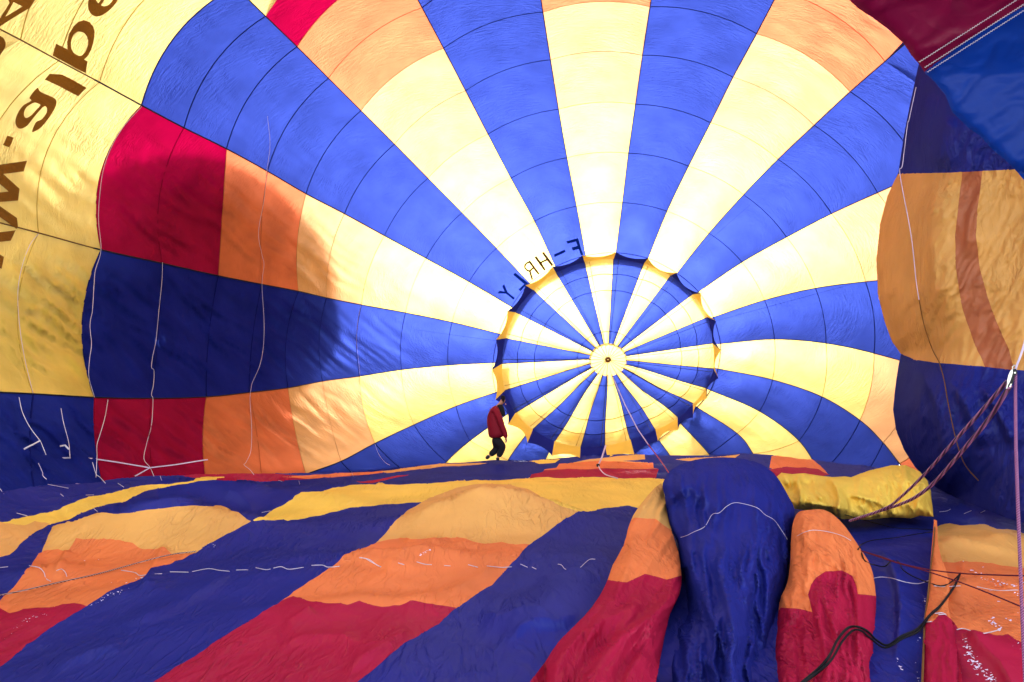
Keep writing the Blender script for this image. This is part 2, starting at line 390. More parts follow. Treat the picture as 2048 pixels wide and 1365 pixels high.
for k in range(NS):
    f = .15 if 7 <= k <= 18 else .09
    px = np.array([(lambda p: p + (CR - p) * f * a / 3)(gore_px(k, b / 8, 0)) for a in range(4) for b in range(9)])
    fs = [(a * 9 + b, a * 9 + b + 1, (a + 1) * 9 + b + 1, (a + 1) * 9 + b) for a in range(3) for b in range(8)]
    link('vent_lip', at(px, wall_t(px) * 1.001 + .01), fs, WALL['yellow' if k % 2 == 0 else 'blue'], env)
# rope of the vent opening (circular tape)
q = np.array([seam_at(k + f, 0) if f == 0 else gore_px(k, f, 0) for k in range(NS) for f in (0, .25, .5, .75)]); q = np.vstack([q, q[:1]])
tube('vent_edge_tape', at(q, wall_t(q) - .04), .012, SEAM['blue'], env, 4)

# lettering on the envelope
def print_on(name, loops, mat, scale, off, parent, dz=.035, holes=True):
    L = [[(x / scale + off[0], y / scale + off[1]) for x, y in lp] for lp in loops]
    v, t, own = tessellate(L, 3, 2 if holes else False)
    return link(name, at(v, wall_t(v) - wall_disp(v) - dz + .016 * wall_t(v) * .0), t, mat, parent)
DZ = -.10
sc1 = 10.24
la = spline([(605,465),(758,270),(820,340),(940,400),(1080,460),(1150,520),(1150,620),(1100,730),(990,900),(860,1060),(760,1135),(655,1168),(735,975),(850,915),(940,800),(965,700),(910,645),(780,770),(650,930),(560,1040),(470,1095),(400,1103),(340,1060),(312,960),(340,840),(400,720),(500,610),(640,530)], 3, True)
lah = spline([(700,572),(780,590),(825,625),(740,720),(640,830),(540,885),(495,840),(500,750),(560,650)], 4, True)
print_on('letter', [la, lah], PRINT, sc1, (0, 150), env)
print_on('letter', [[(1020,-20),(1270,-5),(1500,110),(1775,268),(1605,440),(1440,360),(1200,230),(915,97)]], PRINT, sc1, (0, 150), env, holes=False)
print_on('dot', [[(150,1245),(277,1285),(240,1400),(190,1485),(58,1440),(100,1360)]], PRINT, sc1, (0, 150), env, holes=False)
sc3 = 7.877
lp_ = [(880,690),(1063,780),(1058,660),(1090,530),(1150,430),(1230,350),(1320,320),(1410,350),(1470,420),(1492,510),(1480,640),(1440,780),(1390,880),(1325,940),(1380,972),(1350,1155),(1200,1085),(1050,1000),(920,930),(828,880)]
lph = spline([(1250,503),(1330,530),(1380,610),(1385,700),(1350,810),(1290,875),(1230,878),(1150,820),(1118,720),(1135,600),(1180,530)], 4, True)
print_on('letter', [lp_, lph], PRINT, sc3, (0, 0), env)
le = spline([(1410,-60),(1387,60),(1392,140),(1430,220),(1500,262),(1580,255),(1680,200),(1790,100),(1880,-30),(1990,-200),(1700,-260),(1500,-200)], 4, True)
leh = spline([(1690,-120),(1640,10),(1595,82),(1650,103),(1720,70),(1780,0),(1850,-120)], 3, True)
leh2 = [(1515,-60),(1512,0),(1530,35),(1548,55),(1600,-10),(1650,-100)]
print_on('letter', [le, leh, leh2], PRINT, sc3, (0, 0), env)
print_on('letter', [[(120,-30),(210,-30),(560,-30),(545,10),(475,125),(300,230),(130,335),(-60,460),(-60,380),(0,290),(150,50)], [(215,38),(355,105),(85,268)]], PRINT, sc3, (0, 0), env)
print_on('letter', [spline([(-60,540),(0,568),(60,610),(90,690),(70,770),(0,880),(-60,960),(-80,760)], 3, True)], PRINT, sc3, (0, 0), env, holes=False)
sw = 4.55
print_on('letter', [[(-60,225),(0,212),(247,177),(215,275),(30,298),(178,432),(165,540),(0,553),(-60,560),(-60,470),(0,465),(78,457),(0,390),(-60,340)]], PRINT, sw, (0, 283), env, holes=False)
print_on('letter', [[(-60,540),(0,590),(155,698),(163,775),(150,798),(0,690),(-60,650)]], PRINT, sw, (0, 283), env, holes=False)
print_on('letter', [[(-60,840),(0,828),(142,810),(98,905),(0,915),(-60,925)]], PRINT, sw, (0, 283), env, holes=False)
print_on('letter', [[(-60,980),(0,1030),(36,1052),(15,1160),(-60,1140)]], PRINT, sw, (0, 283), env, holes=False)
s4, o4 = 9.752, (980, 460)
print_on('letter', [[(1490,225),(1715,162),(1740,240),(1780,380),(1820,480),(1800,510),(1770,490),(1730,375),(1612,408),(1595,345),(1705,315),(1680,230),(1512,272)]], PRINTB, s4, o4, env, holes=False)
print_on('hyphen', [[(1245,482),(1455,387),(1478,432),(1262,532)]], PRINTB, s4, o4, env, holes=False)
print_on('letter', [[(1015,455),(1050,430),(1240,690),(1200,712),(1115,600),(1010,650),(1085,775),(1055,798),(868,538),(905,515),(985,622),(1095,572)]], PRINTD, s4, o4, env, holes=False)
print_on('letter', [[(780,598),(968,855),(940,875),(845,760),(795,810),(842,965),(810,982),(765,825),(710,800),(665,740),(665,690),(700,645)], [(765,645),(715,675),(690,720),(720,770),(765,790),(828,735)]], PRINTD, s4, o4, env)
print_on('letter', [[(490,838),(760,1050),(690,1095),(598,1198),(555,1165),(668,1060),(455,878)]], PRINTB, s4, o4, env, holes=False)
print_on('letter', [[(275,1060),(345,1220),(485,1330),(455,1365),(310,1245),(150,1240),(180,1190),(285,1205),(240,1105)]], PRINTB, s4, o4, env, holes=False)

# ---------------------------------------------------------------- parachute vent
par = tag(empty('parachute_vent', (2.8, 19, 3)), 'round parachute vent panel with blue and yellow segments closing the crown', 'parachute vent')
IN = [(1169,525),(1227,519),(1287,529),(1341,552),(1385,589),(1415,635),(1425,687),(1427,738),(1412,776),(1386,808),(1355,836),(1311,860),(1261,879),(1210,892),(1161,894),(1109,882),(1066,859),(1031,826),(1010,781),(1004,728),(1011,677),(1031,625),(1067,581),(1112,546)]
OUT = [(1165,511),(1232,505),(1296,517),(1353,546),(1402,587),(1432,642),(1442,701),(1437,757),(1414,797),(1386,836),(1356,861),(1316,883),(1269,911),(1215,916),(1160,916),(1104,912),(1055,886),(1016,850),(991,800),(984,740),(992,680),(1015,623),(1051,571),(1105,534)]
HUB = np.array([1216., 720.])
hubp = [HUB + np.array([35 * math.sin(R(-13 + 15 * k)), -30.5 * math.cos(R(-13 + 15 * k))]) for k in range(NS)]
def par_t(P):
    P = np.atleast_2d(P); r = np.linalg.norm((P - HUB) / (215, 195), axis=1)
    low = np.clip((P[:, 1] - 760) / 150, 0, 1)
    wr = ridged(np.c_[P / (26., 40.), np.full(len(P), 4.2)]) * low * .16
    return wall_t(P) - .25 - .2 * r * r - wr
def wob(k, f):
    """lower segments sag and wave"""
    s = {9: 7, 10: 9, 11: 7, 12: 5, 13: 4, 14: 5, 15: 7, 16: 5, 8: 4}.get(k, 0)
    return s * math.sin(f * math.pi * 1.5 + k * 1.3) * f * (1.15 - f)
def pseam(k, f):
    k %= NS; a = hubp[k]; b = np.array(IN[k], float); d = b - a; n = np.array([-d[1], d[0]]) / np.linalg.norm(d)
    return a + d * f + n * wob(k, f)
fr = [0, .15, .63, .82, 1]
for k in range(NS):
    colr = 'yellow' if k % 2 == 0 else 'blue'
    for j in range(4):
        n1 = 10 if j == 1 else 5; px = []
        for a in range(n1 + 1):
            for b in range(7):
                f = fr[j] + (fr[j + 1] - fr[j]) * a / n1; A, B = pseam(k, f), pseam(k + 1, f); p = A + (B - A) * b / 6
                px.append(p + (p - HUB) * (.018 if f < 1 else .01) * 4 * (b / 6) * (1 - b / 6))
        px = np.array(px); u = np.tile(np.arange(7) / 6, n1 + 1)
        fs = [(a * 7 + b, a * 7 + b + 1, (a + 1) * 7 + b + 1, (a + 1) * 7 + b) for a in range(n1) for b in range(6)]
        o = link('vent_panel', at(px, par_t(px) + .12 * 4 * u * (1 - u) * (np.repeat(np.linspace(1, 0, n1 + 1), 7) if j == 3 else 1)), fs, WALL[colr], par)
        if j < 3:
            q = px[-7:]; tube('seam', at(q, par_t(q) + .12 * 4 * u[:7] * (1 - u[:7]) - .03), .011, SEAM[colr], o, 4)
    # rim strip
    px = []; tt = []
    A0, B0, A1, B1 = map(lambda q: np.array(q, float), (IN[k], IN[(k + 1) % NS], OUT[k], OUT[(k + 1) % NS]))
    for a in range(5):
        for b in range(9):
            s = a / 4; u_ = b / 8; i = A0 + (B0 - A0) * u_; i = i + (i - HUB) * .01 * 4 * u_ * (1 - u_)
            o_ = A1 + (B1 - A1) * u_; o_ = o_ - (o_ - HUB) * (.045 if k in (2, 3, 4, 5, 6, 7, 8, 9, 10, 16, 17) else .028) * 4 * u_ * (1 - u_)
            px.append(i + (o_ - i) * s); tt.append(-.28 * s)
    px = np.array(px); fs = [(a * 9 + b, a * 9 + b + 1, (a + 1) * 9 + b + 1, (a + 1) * 9 + b) for a in range(4) for b in range(8)]
    link('rim_strip', at(px, par_t(px) + np.array(tt)), fs, DBL[colr], par)
    q = np.array([pseam(k, f) for f in np.linspace(0, 1, 14)])
    tube('tape', at(q, par_t(q) - .03), .011, TAPE, par, 4)
    # second tape crossing at a small angle
    a_ = R(-13 + 15 * k + 3); e = np.array(IN[k]) + (np.array(IN[(k + 1) % NS]) - np.array(IN[k])) * .17
    q = np.array([HUB + (e - HUB) * f for f in np.linspace(.02, 1, 14)])
    tube('tape', at(q, par_t(q) - .05), .009, SEAM[colr] if colr == 'yellow' else TAPE, par, 4)
q = np.array([HUB + (37.5 * math.sin(a) * r, -33 * math.cos(a) * r) for r in (0, .35, .7, 1) for a in np.linspace(0, 2 * math.pi, 49)[:-1]])
fs = [(r * 48 + i, r * 48 + (i + 1) % 48, (r + 1) * 48 + (i + 1) % 48, (r + 1) * 48 + i) for r in range(3) for i in range(48)]
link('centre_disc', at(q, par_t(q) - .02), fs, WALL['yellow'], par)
q = np.array([HUB + (3.6 * math.sin(a) * r, -3.6 * math.cos(a) * r) for r in (0, 1) for a in np.linspace(0, 2 * math.pi, 13)[:-1]])
tube('centre_ring', at(np.array([HUB + (3.2 * math.sin(a), -3.2 * math.cos(a)) for a in np.linspace(0, 2 * math.pi, 13)]), np.full(13, par_t([HUB])[0] - .08)), .045, BROWNT, par, 6)

def pleats(P, lines):
    """asymmetric folds along polylines: steep on one side, long and soft on the other"""
    P = np.atleast_2d(P); out = np.zeros(len(P))
    for amp, w1, w2, pts in lines:
        q = spline(pts, 4); best = np.full(len(P), 1e9); sg = np.zeros(len(P)); en = np.ones(len(P)); n = len(q)
        for i in range(n - 1):
            a, b = q[i], q[i + 1]; ab = b - a; s_ = np.clip(((P - a) @ ab) / (ab @ ab + 1e-9), 0, 1); v = P - (a + s_[:, None] * ab); d = np.linalg.norm(v, axis=1)
            m = d < best; best[m] = d[m]; sg[m] = (ab[0] * v[m, 1] - ab[1] * v[m, 0]); u = (i + s_) / (n - 1); en[m] = np.clip(np.minimum(u[m], 1 - u[m]) * 5, 0, 1)
        out += amp * en * np.where(sg > 0, np.exp(-(best / w1) ** 1.3), np.exp(-(best / w2) ** 1.3))
    return out
# ---------------------------------------------------------------- fabric lying on the ground
def gpt(x, y, z=.15):
    d = ray([(x, y)])[0]; t = (z - CAM[2]) / d[2]; return CAM + d * t
BUMPS = []   # cx, cy, amp, sx, sy, angle
def bump(px, py, z, amp, sx, sy, ang=0):
    p = gpt(px, py, z); BUMPS.append((p[0], p[1], amp, sx, sy, ang))
bump(985, 1015, .30, .46, 1.10, .62, .15)
bump(330, 1050, .25, .40, 1.15, .58, .2)
bump(430, 985, .25, .30, 1.7, .6, .05)
bump(200, 990, .2, .22, 1.6, .5, .2)
bump(800, 975, .15, .12, 3.0, .7, 0)
bump(1250, 965, .15, .15, 2.0, .8, 0)
bump(850, 1110, .15, .09, 1.2, .3, .1)
bump(700, 1215, .1, .07, .9, .3, .4)
bump(1150, 1200, .1, .10, .25, 1.0, -.3)
bump(1200, 935, .1, .1, 2.2, .5, 0)
bump(1590, 930, .1, .16, .7, .5, 0)
bump(60, 1150, .15, .14, .3, .6, -.5)
bump(1950, 1090, .12, .1, .9, .35, .1)
bump(900, 925, .1, .12, 2.8, .8, 0)
GX0, GX1, GY0, GY1, GS = -14., 16., 1.0, 24., .08
gx = np.arange(GX0, GX1, GS); gy = np.arange(GY0, GY1, GS); GXX, GYY = np.meshgrid(gx, gy, indexing='ij')
HH = np.full(GXX.shape, .10)
for cx, cy, a, sx, sy, an in BUMPS:
    dx, dy = GXX - cx, GYY - cy; u = dx * math.cos(an) + dy * math.sin(an); v = -dx * math.sin(an) + dy * math.cos(an)
    HH += a * np.exp(-(u / sx) ** 2 - (v / sy) ** 2)
f0 = np.c_[GXX.ravel(), GYY.ravel(), np.zeros(GXX.size)]
HH += (.07 * perlin(f0 * .55 + 3)).reshape(HH.shape) + (.035 * perlin(f0 * (1.7, .8, 1) + 9)).reshape(HH.shape)
HH = np.maximum(HH, .03)
def h_at(x, y):
    fx = np.clip((x - GX0) / GS, 0, len(gx) - 1.001); fy = np.clip((y - GY0) / GS, 0, len(gy) - 1.001)
    i, j = fx.astype(int), fy.astype(int); u, v = fx - i, fy - j
    return HH[i, j] * (1 - u) * (1 - v) + HH[i + 1, j] * u * (1 - v) + HH[i, j + 1] * (1 - u) * v + HH[i + 1, j + 1] * u * v
def floor_t(P):
    P = np.atleast_2d(P); d = ray(P); wt = np.minimum(wall_t(P, False) - .8, wall_t(P) * .985)
    ts = np.geomspace(1.2, 22.5, 260); best = np.full(len(P), 22.5); done = np.zeros(len(P), bool); prev = 1.2
    for t in ts:
        z = CAM[2] + d[:, 2] * t; hit = (z < h_at(d[:, 0] * t, d[:, 1] * t)) & ~done
        if hit.any():
            lo = np.full(hit.sum(), prev); hi = np.full(hit.sum(), t); dh = d[hit]
            for _ in range(9):
                m = (lo + hi) / 2; b = CAM[2] + dh[:, 2] * m < h_at(dh[:, 0] * m, dh[:, 1] * m); hi = np.where(b, m, hi); lo = np.where(b, lo, m)
            best[hit] = hi; done |= hit
        prev = t
    return np.minimum(best, wt)
def pinch(P, w=7.): return np.maximum(0, 1 - np.abs(perlin(P)) * w)      # narrow sharp crease lines
def crease(P3):
    q = P3 * (1, 1, 0) + .10 * np.stack([perlin(P3 * 1.3 + 5), perlin(P3 * 1.3 + 15), 0 * P3[:, 0]], 1)
    r = np.stack([q[:, 0] * .97 - q[:, 1] * .22, q[:, 0] * .22 + q[:, 1] * .97, q[:, 2]], 1)
    m = np.clip(.5 + 1.0 * perlin(q * .8 + 21), .1, 1.2); m2 = np.clip(.5 + 1.0 * perlin(q * .6 + 51), .1, 1.2)
    h = .06 * perlin(r * (1.9, .5, 1) + 3.3) + .016 * perlin(r * (1.2, 3.0, 1) + 13.3)
    h += m * (.016 * ridged(r * (3.4, .9, 1) + (7, 0, 1.3)) + .010 * pinch(r * (4.5, 1.6, 1) + (2, 8, 5.3), 6)) 
    h += m2 * (.012 * ridged(r * (2.0, 5.0, 1) + (40, 0, 8.3)) + .007 * pinch(r * (5, 8, 1) + (1, 30, 2.3), 5)) 
    h += .0045 * ridged(r * (11, 7, 1) + (3, 9, 1.3)) * m
    return h - .018

r6 = lambda L: [(x / 2.56, 880 + y / 2.56) for x, y in L]
r7 = lambda L: [(700 + x / 2.814, 880 + y / 2.814) for x, y in L]
r8 = lambda L: [(1300 + x / 2.738, 900 + y / 2.738) for x, y in L]
O1top = [(84,1101),(117,1093),(135,1097),(152,1073),(176,1071),(219,1071),(266,1083),(281,1091),(324,1095),(344,1105),(391,1103)]
O2top = [(753,1081),(778,1072),(801,1068),(821,1084),(835,1083),(878,1083),(892,1076),(913,1075),(949,1085),(984,1088),(1059,1090)]
R1top = [(0,1212),(20,1223),(51,1214),(98,1220),(148,1211),(172,1217)]
R2top = [(559,1208),(586,1196),(613,1204),(695,1208),(719,1200),(764,1209),(800,1209),(821,1203),(860,1209),(913,1210)]
FP = [
 ('blue', [(-650,1010),(-60,985),(60,975),(200,963),(245,955),(300,951),(500,949),(640,945),(690,946),(780,940),(900,927),(985,921),(1060,922),(1150,914),(1250,908),(1340,912),(1480,907),(1545,909),(1640,921),(1700,930),(1760,934),(1860,946),(1960,975),(2300,1000),(2800,1020),(2800,1750),(-650,1750)]),
 ('blue', [(470,1043),(502,1046),(520,1048),(586,1039),(645,1028),(700,1013),(771,1004),(842,1006),(860,997),(753,1081),(684,1124),(559,1208),(352,1333),(100,1500),(-200,1500),(-20,1340),(117,1247),(172,1217),(234,1181),(289,1153),(370,1110),(430,1083)]),
 ('blue', [(1158,1026),(1208,1015),(1254,1009),(1275,1020),(1262,1045),(1250,1095),(1215,1161),(1166,1235),(1116,1285),(1059,1365),(960,1500),(540,1500),(721,1365),(807,1298),(878,1246),(913,1210),(956,1178),(1020,1125),(1091,1068)]),
 ('red', [(365,951),(420,948),(520,947),(600,951),(640,955),(560,962),(480,963),(390,958)]),
 ('orange', [(560,955),(640,948),(770,939),(765,945),(700,952),(620,957)]),
 ('amber', [(762,942),(870,930),(960,925),(975,927),(870,936),(775,946)]),
 ('red', [(712,963),(745,960),(795,950),(820,949),(780,958),(745,967)]),
 ('yellow', [(1052,921),(1090,920),(1120,918),(1110,925),(1080,927)]),
 ('amber', [(1130,929),(1180,920),(1220,914),(1250,911),(1289,908),(1290,919),(1240,922),(1300,925),(1200,930)]),
 ('orange', [(1090,938),(1113,936),(1118,928),(1160,926),(1200,922),(1300,926),(1306,926),(1307,935),(1316,936),(1200,942),(1120,942),(1085,944)]),
 ('red', [(1058,958),(1063,948),(1085,944),(1088,940),(1120,940),(1200,936),(1250,938),(1317,937),(1312,958),(1240,959),(1200,955)]),
 ('amber', [(1350,920),(1375,915),(1420,913),(1480,909),(1470,916),(1400,921)]),
 ('yellow', [(-60,1062),(0,1048),(59,1032),(117,1015),(187,993),(234,983),(266,972),(336,966),(410,956),(449,956),(449,958),(352,968),(289,981),(270,993),(250,1005),(195,1015),(156,1026),(101,1052),(0,1075),(-60,1090)]),
 ('amber', [(-60,1060),(0,1048),(50,1052),(70,1044),(100,1050),(59,1075),(20,1105),(0,1110),(-60,1135)]),
 ('amber', [(84,1101),(105,1056),(137,1042),(195,1025),(273,1018),(391,1009),(441,1012),(477,1025),(494,1042),(502,1046),(430,1083),(391,1103),(344,1112),(324,1104),(281,1098),(266,1090),(219,1079),(152,1081),(135,1104),(117,1100)]),
 ('orange', O1top + [(370,1110),(289,1153),(234,1181),(172,1217),(148,1218),(98,1227),(51,1220),(20,1230),(0,1218),(-60,1230),(-60,1240),(0,1194),(23,1177),(43,1150),(59,1130),(78,1103)]),
 ('red', [(-60,1245)] + R1top + [(117,1247),(59,1282),(0,1327),(-60,1370)]),
 ('yellow', [(506,1044),(527,1032),(562,1013),(586,999),(590,992),(603,985),(641,985),(656,980),(665,976),(687,974),(700,970),(750,970),(757,966),(800,970),(913,963),(1055,956),(1144,955),(1233,956),(1329,959),(1345,975),(1310,1020),(1254,1009),(1208,1015),(1158,1026),(1109,1012),(900,1012),(842,1006),(771,1004),(700,1013),(645,1028),(586,1039),(508,1046)]),
 ('amber', [(753,1081),(789,1043),(814,1022),(860,997),(913,980),(977,969),(1020,968),(1055,978),(1091,997),(1126,1017),(1157,1026),(1126,1043),(1091,1068),(1059,1091),(984,1098),(913,1086),(878,1093),(821,1094),(801,1078),(778,1082)]),
 ('orange', O2top + [(1020,1125),(984,1161),(956,1178),(913,1211),(860,1219),(821,1213),(764,1219),(719,1210),(695,1218),(613,1214),(586,1206),(559,1209),(625,1163),(684,1124),(723,1099)]),
 ('red', R2top + [(878,1246),(807,1298),(721,1365),(560,1480),(120,1480),(309,1365),(352,1333),(391,1314),(469,1263)]),
 ('orange', r8([(655,100),(665,30),(760,22),(850,25),(900,60),(960,110),(975,135),(850,120),(700,120)])),
 ('red', r8([(648,110),(700,98),(750,88),(850,92),(925,105),(985,138),(800,158),(680,145)])),
 ('blue', [(1687,1039),(1775,1041),(1866,1035),(1868,1064),(1859,1156),(1850,1229),(1844,1365),(1840,1500),(1700,1500),(1700,1365)]),
 ('amber', [(1872,1050),(1899,1044),(1920,1052),(1939,1050),(1968,1044),(1994,1057),(2030,1057),(2060,1068),(2200,1090),(2400,1110),(2400,1160),(2200,1140),(2048,1128),(1939,1121),(1884,1117),(1866,1090)]),
 ('orange', [(1866,1090),(1884,1117),(1939,1121),(2048,1128),(2200,1138),(2400,1160),(2400,1370),(2100,1300),(2048,1278),(2016,1260),(1994,1265),(1957,1267),(1917,1260),(1903,1240),(1850,1245),(1856,1190)]),
 ('red', [(1850,1245),(1866,1243),(1881,1227),(1892,1229),(1903,1240),(1917,1260),(1957,1267),(1994,1265),(2016,1260),(2048,1278),(2100,1300),(2400,1370),(2400,1550),(1830,1550),(1844,1365)]),
]
lay = tag(empty('lying_fabric', (0, 8, .05)), 'creased fabric lying flat on the ground in diagonal blue, orange and red stripes', 'balloon fabric')
v2, tris, own = tessellate([p for _, p in FP], 4.6, rough=1.1)
ft = floor_t(v2); P3 = at(v2, ft)
fade = np.clip(1.15 - ft / 26, .3, 1)
FOLDS = [(.06, 5, 26, [(333,1010+78),(318,1110),(300,1150),(280,1185)]), (.05, 4, 20, [(135,1090),(122,1120),(108,1150)]), (.05, 4, 22, [(801,1066),(822,1084),(850,1090),(900,1078)]),
 (.06, 6, 30, [(820,1046),(870,1012),(930,990),(1000,985)]), (.045, 6, 22, [(900,1085),(960,1092),(1030,1095)]), (.05, 6, 30, [(1110,1250),(1060,1230),(1010,1238),(960,1225)]), (.05, 5, 24, [(1010,1290),(1060,1262),(1120,1255),(1160,1232)]),
 (.05, 6, 26, [(690,1345),(740,1325),(790,1300),(830,1270)]), (.045, 5, 24, [(560,1300),(640,1285),(720,1290)]), (.045, 6, 28, [(1190,1160),(1150,1150),(1110,1165),(1070,1160)]), (.04, 5, 20, [(620,1215),(600,1240),(560,1262)]),
 (.05, 7, 34, [(240,1260),(330,1225),(420,1180),(470,1140)]), (.04, 5, 24, [(100,1340),(180,1310),(250,1300)]), (.05, 5, 26, [(640,1130),(720,1120),(800,1140),(880,1135)]), (.04, 5, 18, [(900,1180),(960,1150),(990,1120)]),
 (.06, 5, 24, [(1930,1270),(1960,1310),(2000,1350),(2040,1420)]), (.05, 4, 18, [(1905,1130),(1960,1150),(2040,1190)]), (.04, 4, 14, [(1880,1075),(1940,1085),(2040,1110)]), (.04, 4, 14, [(1890,1060),(1960,1065),(2048,1090)]),
 (.05, 5, 22, [(1760,1100),(1790,1160),(1800,1240),(1790,1330)]), (.06, 5, 20, [(440,985),(480,1000),(510,1030)]), (.05, 4, 20, [(250,1015),(330,1005),(420,1000)])]
P3[:, 2] += crease(P3) * fade + pleats(v2, FOLDS)
split(P3, tris, own, ['fabric_panel'] * len(FP), [FLOOR[c_] for c_, _ in FP], lay)

# ---------------------------------------------------------------- puffed folds
SURF = []          # (outline, depth function)
def poly_dist(P, poly):
    d = np.full(len(P), 1e9); n = len(poly)
    for i in range(n):
        a = np.array(poly[i], float); b = np.array(poly[(i + 1) % n], float); ab = b - a; L2 = (ab * ab).sum() + 1e-9
        s = np.clip(((P - a) @ ab) / L2, 0, 1); d = np.minimum(d, np.linalg.norm(P - (a + s[:, None] * ab), axis=1))
    return d
def puff(name, label, cat, outline, prof, rpx, rad, parts, step=5, fold=.03, wr=(9., 60.), ang=90, lines=(), open_below=1340, xprof=None, pname='fabric_panel', mats=None, back=.5, rough=1.2):
    mats = mats or PUFF
    outline = [tuple(p) for p in outline]
    ys = [p[0] for p in prof]; tsv = [p[1] for p in prof]
    dpoly = [p if p[1] < open_below else (p[0], p[1] + 400) for p in outline]
    if xprof: dpoly = [(p[0] + (600 if p[0] > 2040 else 0), p[1]) for p in dpoly]
    th = R(ang)
    def depth(P, fine=True):
        P = np.atleast_2d(P); t = np.interp(P[:, 1], ys, tsv)
        if xprof: t = t + np.interp(P[:, 0], [p[0] for p in xprof], [p[1] for p in xprof])
        d = np.clip(poly_dist(P, dpoly) / rpx, 0, 1); t = t + rad * (1 - np.sqrt(1 - (1 - d) ** 2 * .98))
        if lines and fine: t = t - pleats(P, lines)
        if fine:
            q = P + 10 * np.stack([perlin(np.c_[P / 45., np.full(len(P), 2.2)]), perlin(np.c_[P / 45., np.full(len(P), 6.2)])], 1)
            al = q[:, 0] * math.cos(th) + q[:, 1] * math.sin(th); ac = -q[:, 0] * math.sin(th) + q[:, 1] * math.cos(th)
            o = len(name) * 3.7
            m = .45 + .9 * np.clip(.5 + perlin(np.c_[P / 130., np.full(len(P), 1.2 + o)]), 0, 1)
            t = t - fold * m * (ridged(np.c_[al / wr[1], ac / wr[0] / 2.6, np.full(len(P), o)]) * 1.1 + ridged(np.c_[al / wr[1] * 1.8, ac / wr[0], np.full(len(P), o + 5)]) * .45 + ridged(np.c_[al / wr[1] * 2.6, ac / wr[0] * 1.9, np.full(len(P), o + 9)]) * .16)
        return t
    e = empty(name, tuple(at([outline[0]], [np.interp(outline[0][1], ys, tsv)])[0] * (1, 1, 0)))
    tag(e, label, cat)
    v, t, ow = tessellate([outline] + [p for _, p in parts[1:]], step, rough=rough)
    D = depth(v); P = at(v, D)
    mm = mats or FLOOR
    split(P, t, ow, [pname] * len(parts), [mm[c_] for c_, _ in parts], e)
    # the rolled-under side of the fold: from the outline back and down
    b = densify(outline, step * 2.0); db = depth(b, False); B0 = at(b, db); n = len(b)
    cpx = np.mean(outline, 0); dv = cpx - b; dl = np.linalg.norm(dv, axis=1)[:, None]; dv = dv / dl
    B1 = at(b + dv * np.minimum(6, dl * .2), db + back * .5); B2 = at(b + dv * np.minimum(22, dl * .5), db + back)
    V = np.vstack([B0, B1, B2]); fs = []
    for k in range(2):
        for i in range(n):
            if outline_open(b[i], open_below) and outline_open(b[(i + 1) % n], open_below): continue
            fs.append((k * n + i, k * n + (i + 1) % n, (k + 1) * n + (i + 1) % n, (k + 1) * n + i))
    if fs: link('rolled_edge', V, fs, mm[parts[0][0]], e)
    SURF.append((outline, lambda P: depth(P) - .015))
    return e
def outline_open(p, yb): return p[1] >= yb or p[0] > 2300

# right side wall sagging inwards
SB = [(1836,135),(1822,200),(1808,270),(1797,345),(1775,392),(1760,450),(1753,520),(1756,590),(1768,640),(1785,685),(1802,708),(1797,730),(1790,780),(1786,820),(1792,860),(1808,900),(1830,935),(1850,955),(1872,975),(1910,995),(1960,1015),(2010,1035),(2060,1050),(2300,1100),(2800,1200),(2800,-300),(1900,-300),(1860,40)]
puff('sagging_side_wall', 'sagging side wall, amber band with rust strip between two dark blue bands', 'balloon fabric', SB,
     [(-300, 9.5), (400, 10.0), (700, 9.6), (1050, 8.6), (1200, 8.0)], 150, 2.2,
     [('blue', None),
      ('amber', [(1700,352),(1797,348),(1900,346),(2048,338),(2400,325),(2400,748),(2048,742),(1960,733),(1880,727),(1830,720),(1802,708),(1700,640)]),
      ('overlap', [(1925,345),(1965,343),(1955,420),(1952,470),(1960,540),(1980,610),(2000,660),(2018,700),(2028,741),(1970,734),(1950,690),(1925,620),(1912,540),(1910,470),(1918,400)])],  # amber under a second layer; the lost light is painted as colour
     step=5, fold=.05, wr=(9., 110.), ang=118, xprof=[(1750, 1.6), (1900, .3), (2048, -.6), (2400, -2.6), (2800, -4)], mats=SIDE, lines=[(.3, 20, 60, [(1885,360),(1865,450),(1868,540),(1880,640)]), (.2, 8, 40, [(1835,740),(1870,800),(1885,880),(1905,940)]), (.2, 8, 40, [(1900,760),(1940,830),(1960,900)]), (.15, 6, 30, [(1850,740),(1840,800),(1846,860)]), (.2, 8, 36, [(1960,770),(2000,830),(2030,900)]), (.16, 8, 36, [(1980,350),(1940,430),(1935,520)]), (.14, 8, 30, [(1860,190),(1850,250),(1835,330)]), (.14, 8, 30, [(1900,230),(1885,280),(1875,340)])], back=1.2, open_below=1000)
# near flap at the mouth, top right
FL = [(1640,-90),(1690,-8),(1715,16),(1745,36),(1775,58),(1808,88),(1822,110),(1838,128),(1850,146),(1870,165),(1890,190),(1905,225),(1935,255),(1960,272),(1985,300),(2010,320),(2035,345),(2080,400),(2300,640),(2700,900),(2700,-400),(1640,-400)]
puff('mouth_flap', 'hanging mouth flap, wine red above and bright blue below a stitched seam', 'balloon fabric', FL,
     [(-400, 2.3), (150, 2.9), (400, 2.9), (900, 2.7)], 26, .05,
     [('blue', None), ('red', [(1500,-500),(2800,-500),(2800,-420),(2250,-108),(2048,12),(1948,72),(1850,143),(1845,150),(1600,60)])],
     step=7, fold=.010, wr=(26., 160.), ang=-32, xprof=[(1640, .2), (2048, -.2), (2700, -.9)], mats={'blue': NBLUE, 'red': WINE}, back=.05, open_below=5000)
flap = bpy.data.objects['mouth_flap']; flap_t = SURF[-1][1]
